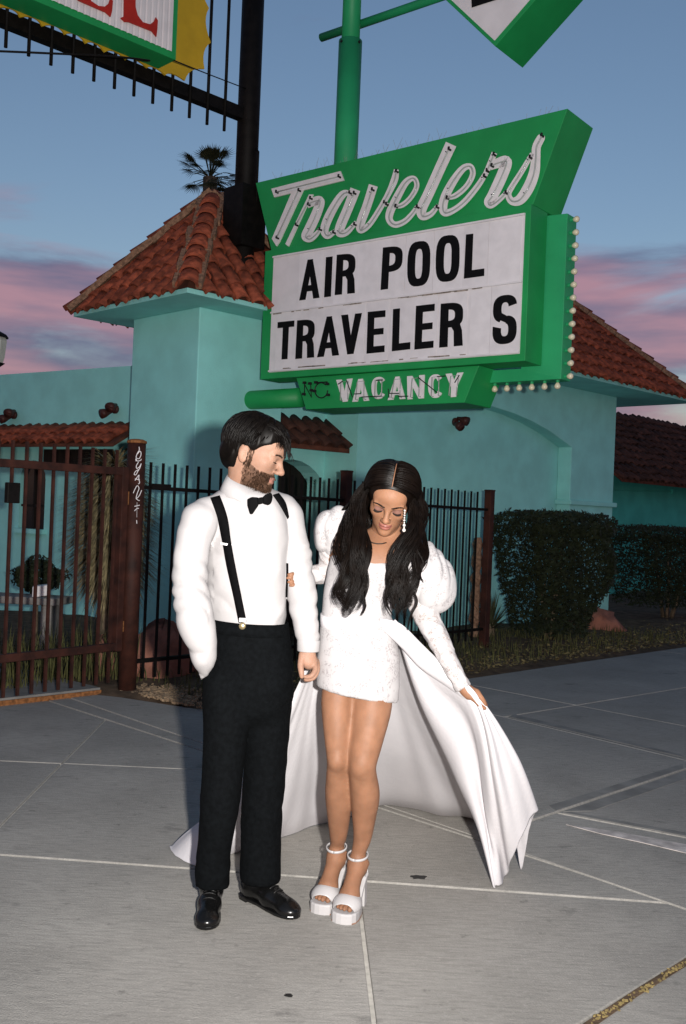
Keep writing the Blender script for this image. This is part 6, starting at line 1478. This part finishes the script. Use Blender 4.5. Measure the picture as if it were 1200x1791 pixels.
LK = [  # picture-left mass, then right mass, then the back
 ([(646, 838, 3.57), (626, 872, 3.55), (622, 910, 3.52), (628, 960, 3.47), (630, 1010, 3.455), (618, 1050, 3.455), (612, 1082, 3.46)], .022, 60, .008, 2.2),
 ([(648, 838, 3.58), (626, 875, 3.56), (616, 920, 3.53), (612, 965, 3.49), (612, 1010, 3.465), (608, 1050, 3.46), (606, 1084, 3.465)], .022, 60, .008, 2.4),
 ([(645, 842, 3.60), (622, 880, 3.60), (606, 925, 3.57), (600, 965, 3.52), (600, 1005, 3.48), (597, 1040, 3.475), (600, 1072, 3.475)], .020, 50, .009, 2.3),
 ([(648, 845, 3.55), (633, 880, 3.53), (631, 920, 3.50), (638, 960, 3.465), (639, 1000, 3.455), (632, 1035, 3.455), (628, 1068, 3.455)], .013, 36, .007, 2.0),
 ([(640, 850, 3.62), (618, 890, 3.62), (606, 930, 3.60), (598, 960, 3.56), (590, 980, 3.53), (584, 988, 3.53)], .010, 18, .004, 1.2),
 ([(638, 850, 3.64), (615, 878, 3.65), (604, 890, 3.64), (600, 893, 3.63)], .010, 14, .003, 1.0),
 ([(640, 1000, 3.455), (634, 1040, 3.45), (640, 1062, 3.45), (632, 1078, 3.45)], .004, 8, .004, 1.0),
 ([(714, 832, 3.56), (731, 870, 3.54), (729, 915, 3.51), (712, 960, 3.47), (700, 1005, 3.455), (694, 1050, 3.46), (702, 1090, 3.465)], .024, 66, .008, 2.3),
 ([(712, 835, 3.57), (730, 875, 3.56), (732, 920, 3.53), (724, 965, 3.49), (716, 1010, 3.47), (712, 1050, 3.47), (706, 1088, 3.475)], .022, 60, .009, 2.2),
 ([(712, 842, 3.55), (724, 880, 3.53), (718, 925, 3.49), (698, 965, 3.462), (686, 1010, 3.45), (682, 1045, 3.45), (690, 1078, 3.455)], .019, 50, .007, 2.1),
 ([(715, 840, 3.60), (737, 885, 3.60), (740, 925, 3.57), (735, 965, 3.52), (733, 1000, 3.495), (728, 1030, 3.485)], .017, 36, .009, 2.0),
 ([(690, 1000, 3.452), (676, 1035, 3.448), (677, 1060, 3.448), (688, 1078, 3.45)], .004, 9, .003, .8),
 ([(728, 960, 3.49), (742, 985, 3.485), (736, 1005, 3.485), (740, 1020, 3.485)], .004, 8, .003, .8),
 ([(716, 1020, 3.47), (728, 1050, 3.47), (718, 1075, 3.47), (714, 1105, 3.475)], .004, 9, .004, .9),
 ([(690, 850, 3.68), (690, 900, 3.72), (685, 960, 3.73), (690, 1010, 3.73), (700, 1060, 3.70)], .05, 90, .01, 2.0),
 ([(660, 850, 3.68), (645, 900, 3.72), (640, 960, 3.73), (640, 1000, 3.73)], .04, 60, .01, 2.0)]
for i, (g, r_, n_, am, tu) in enumerate(LK):
    if r_ < .012: lock(g, r_, n_, am, tu, 100+i); continue
    k = 4 if r_ < .03 else 5; rr_ = np.random.RandomState(300+i)
    for j in range(k):
        du = (j-(k-1)/2)/(k-1)*2*r_*480*.72; dd = rr_.uniform(-.010, .010); cutn = rr_.uniform(-22, 6)
        g2 = [(u+du*min(1, .35+.3*m), v+(cutn if m == len(g)-1 else 0), d_+dd) for m, (u, v, d_) in enumerate(g)]
        lock(g2, r_*.50, int(n_*.42), am*rr_.uniform(1.7, 2.6), tu*rr_.uniform(.85, 1.15), 100+10*i+j, (.0010, .0022))
pl = [np.array((x, .0, cw[2]+rw[2]*1.012*math.sqrt(max(0, 1-((x-cw[0])/rw[0])**2)))) for x in np.linspace(-.03, .074, 14)]
mb = MB(); mb.tube([Vector(to_world(wf, p)) for p in pl], [.0018]*13+[.001], 5); part('parting', mb, M['skin_w'], wom, True)
rV, rF = ribbons(paths, wid, 3)
V, F = join([(to_world(wf, cV), cF), (rV, rF)]); pfast('hair', V, F, M['hair_w'], wom)
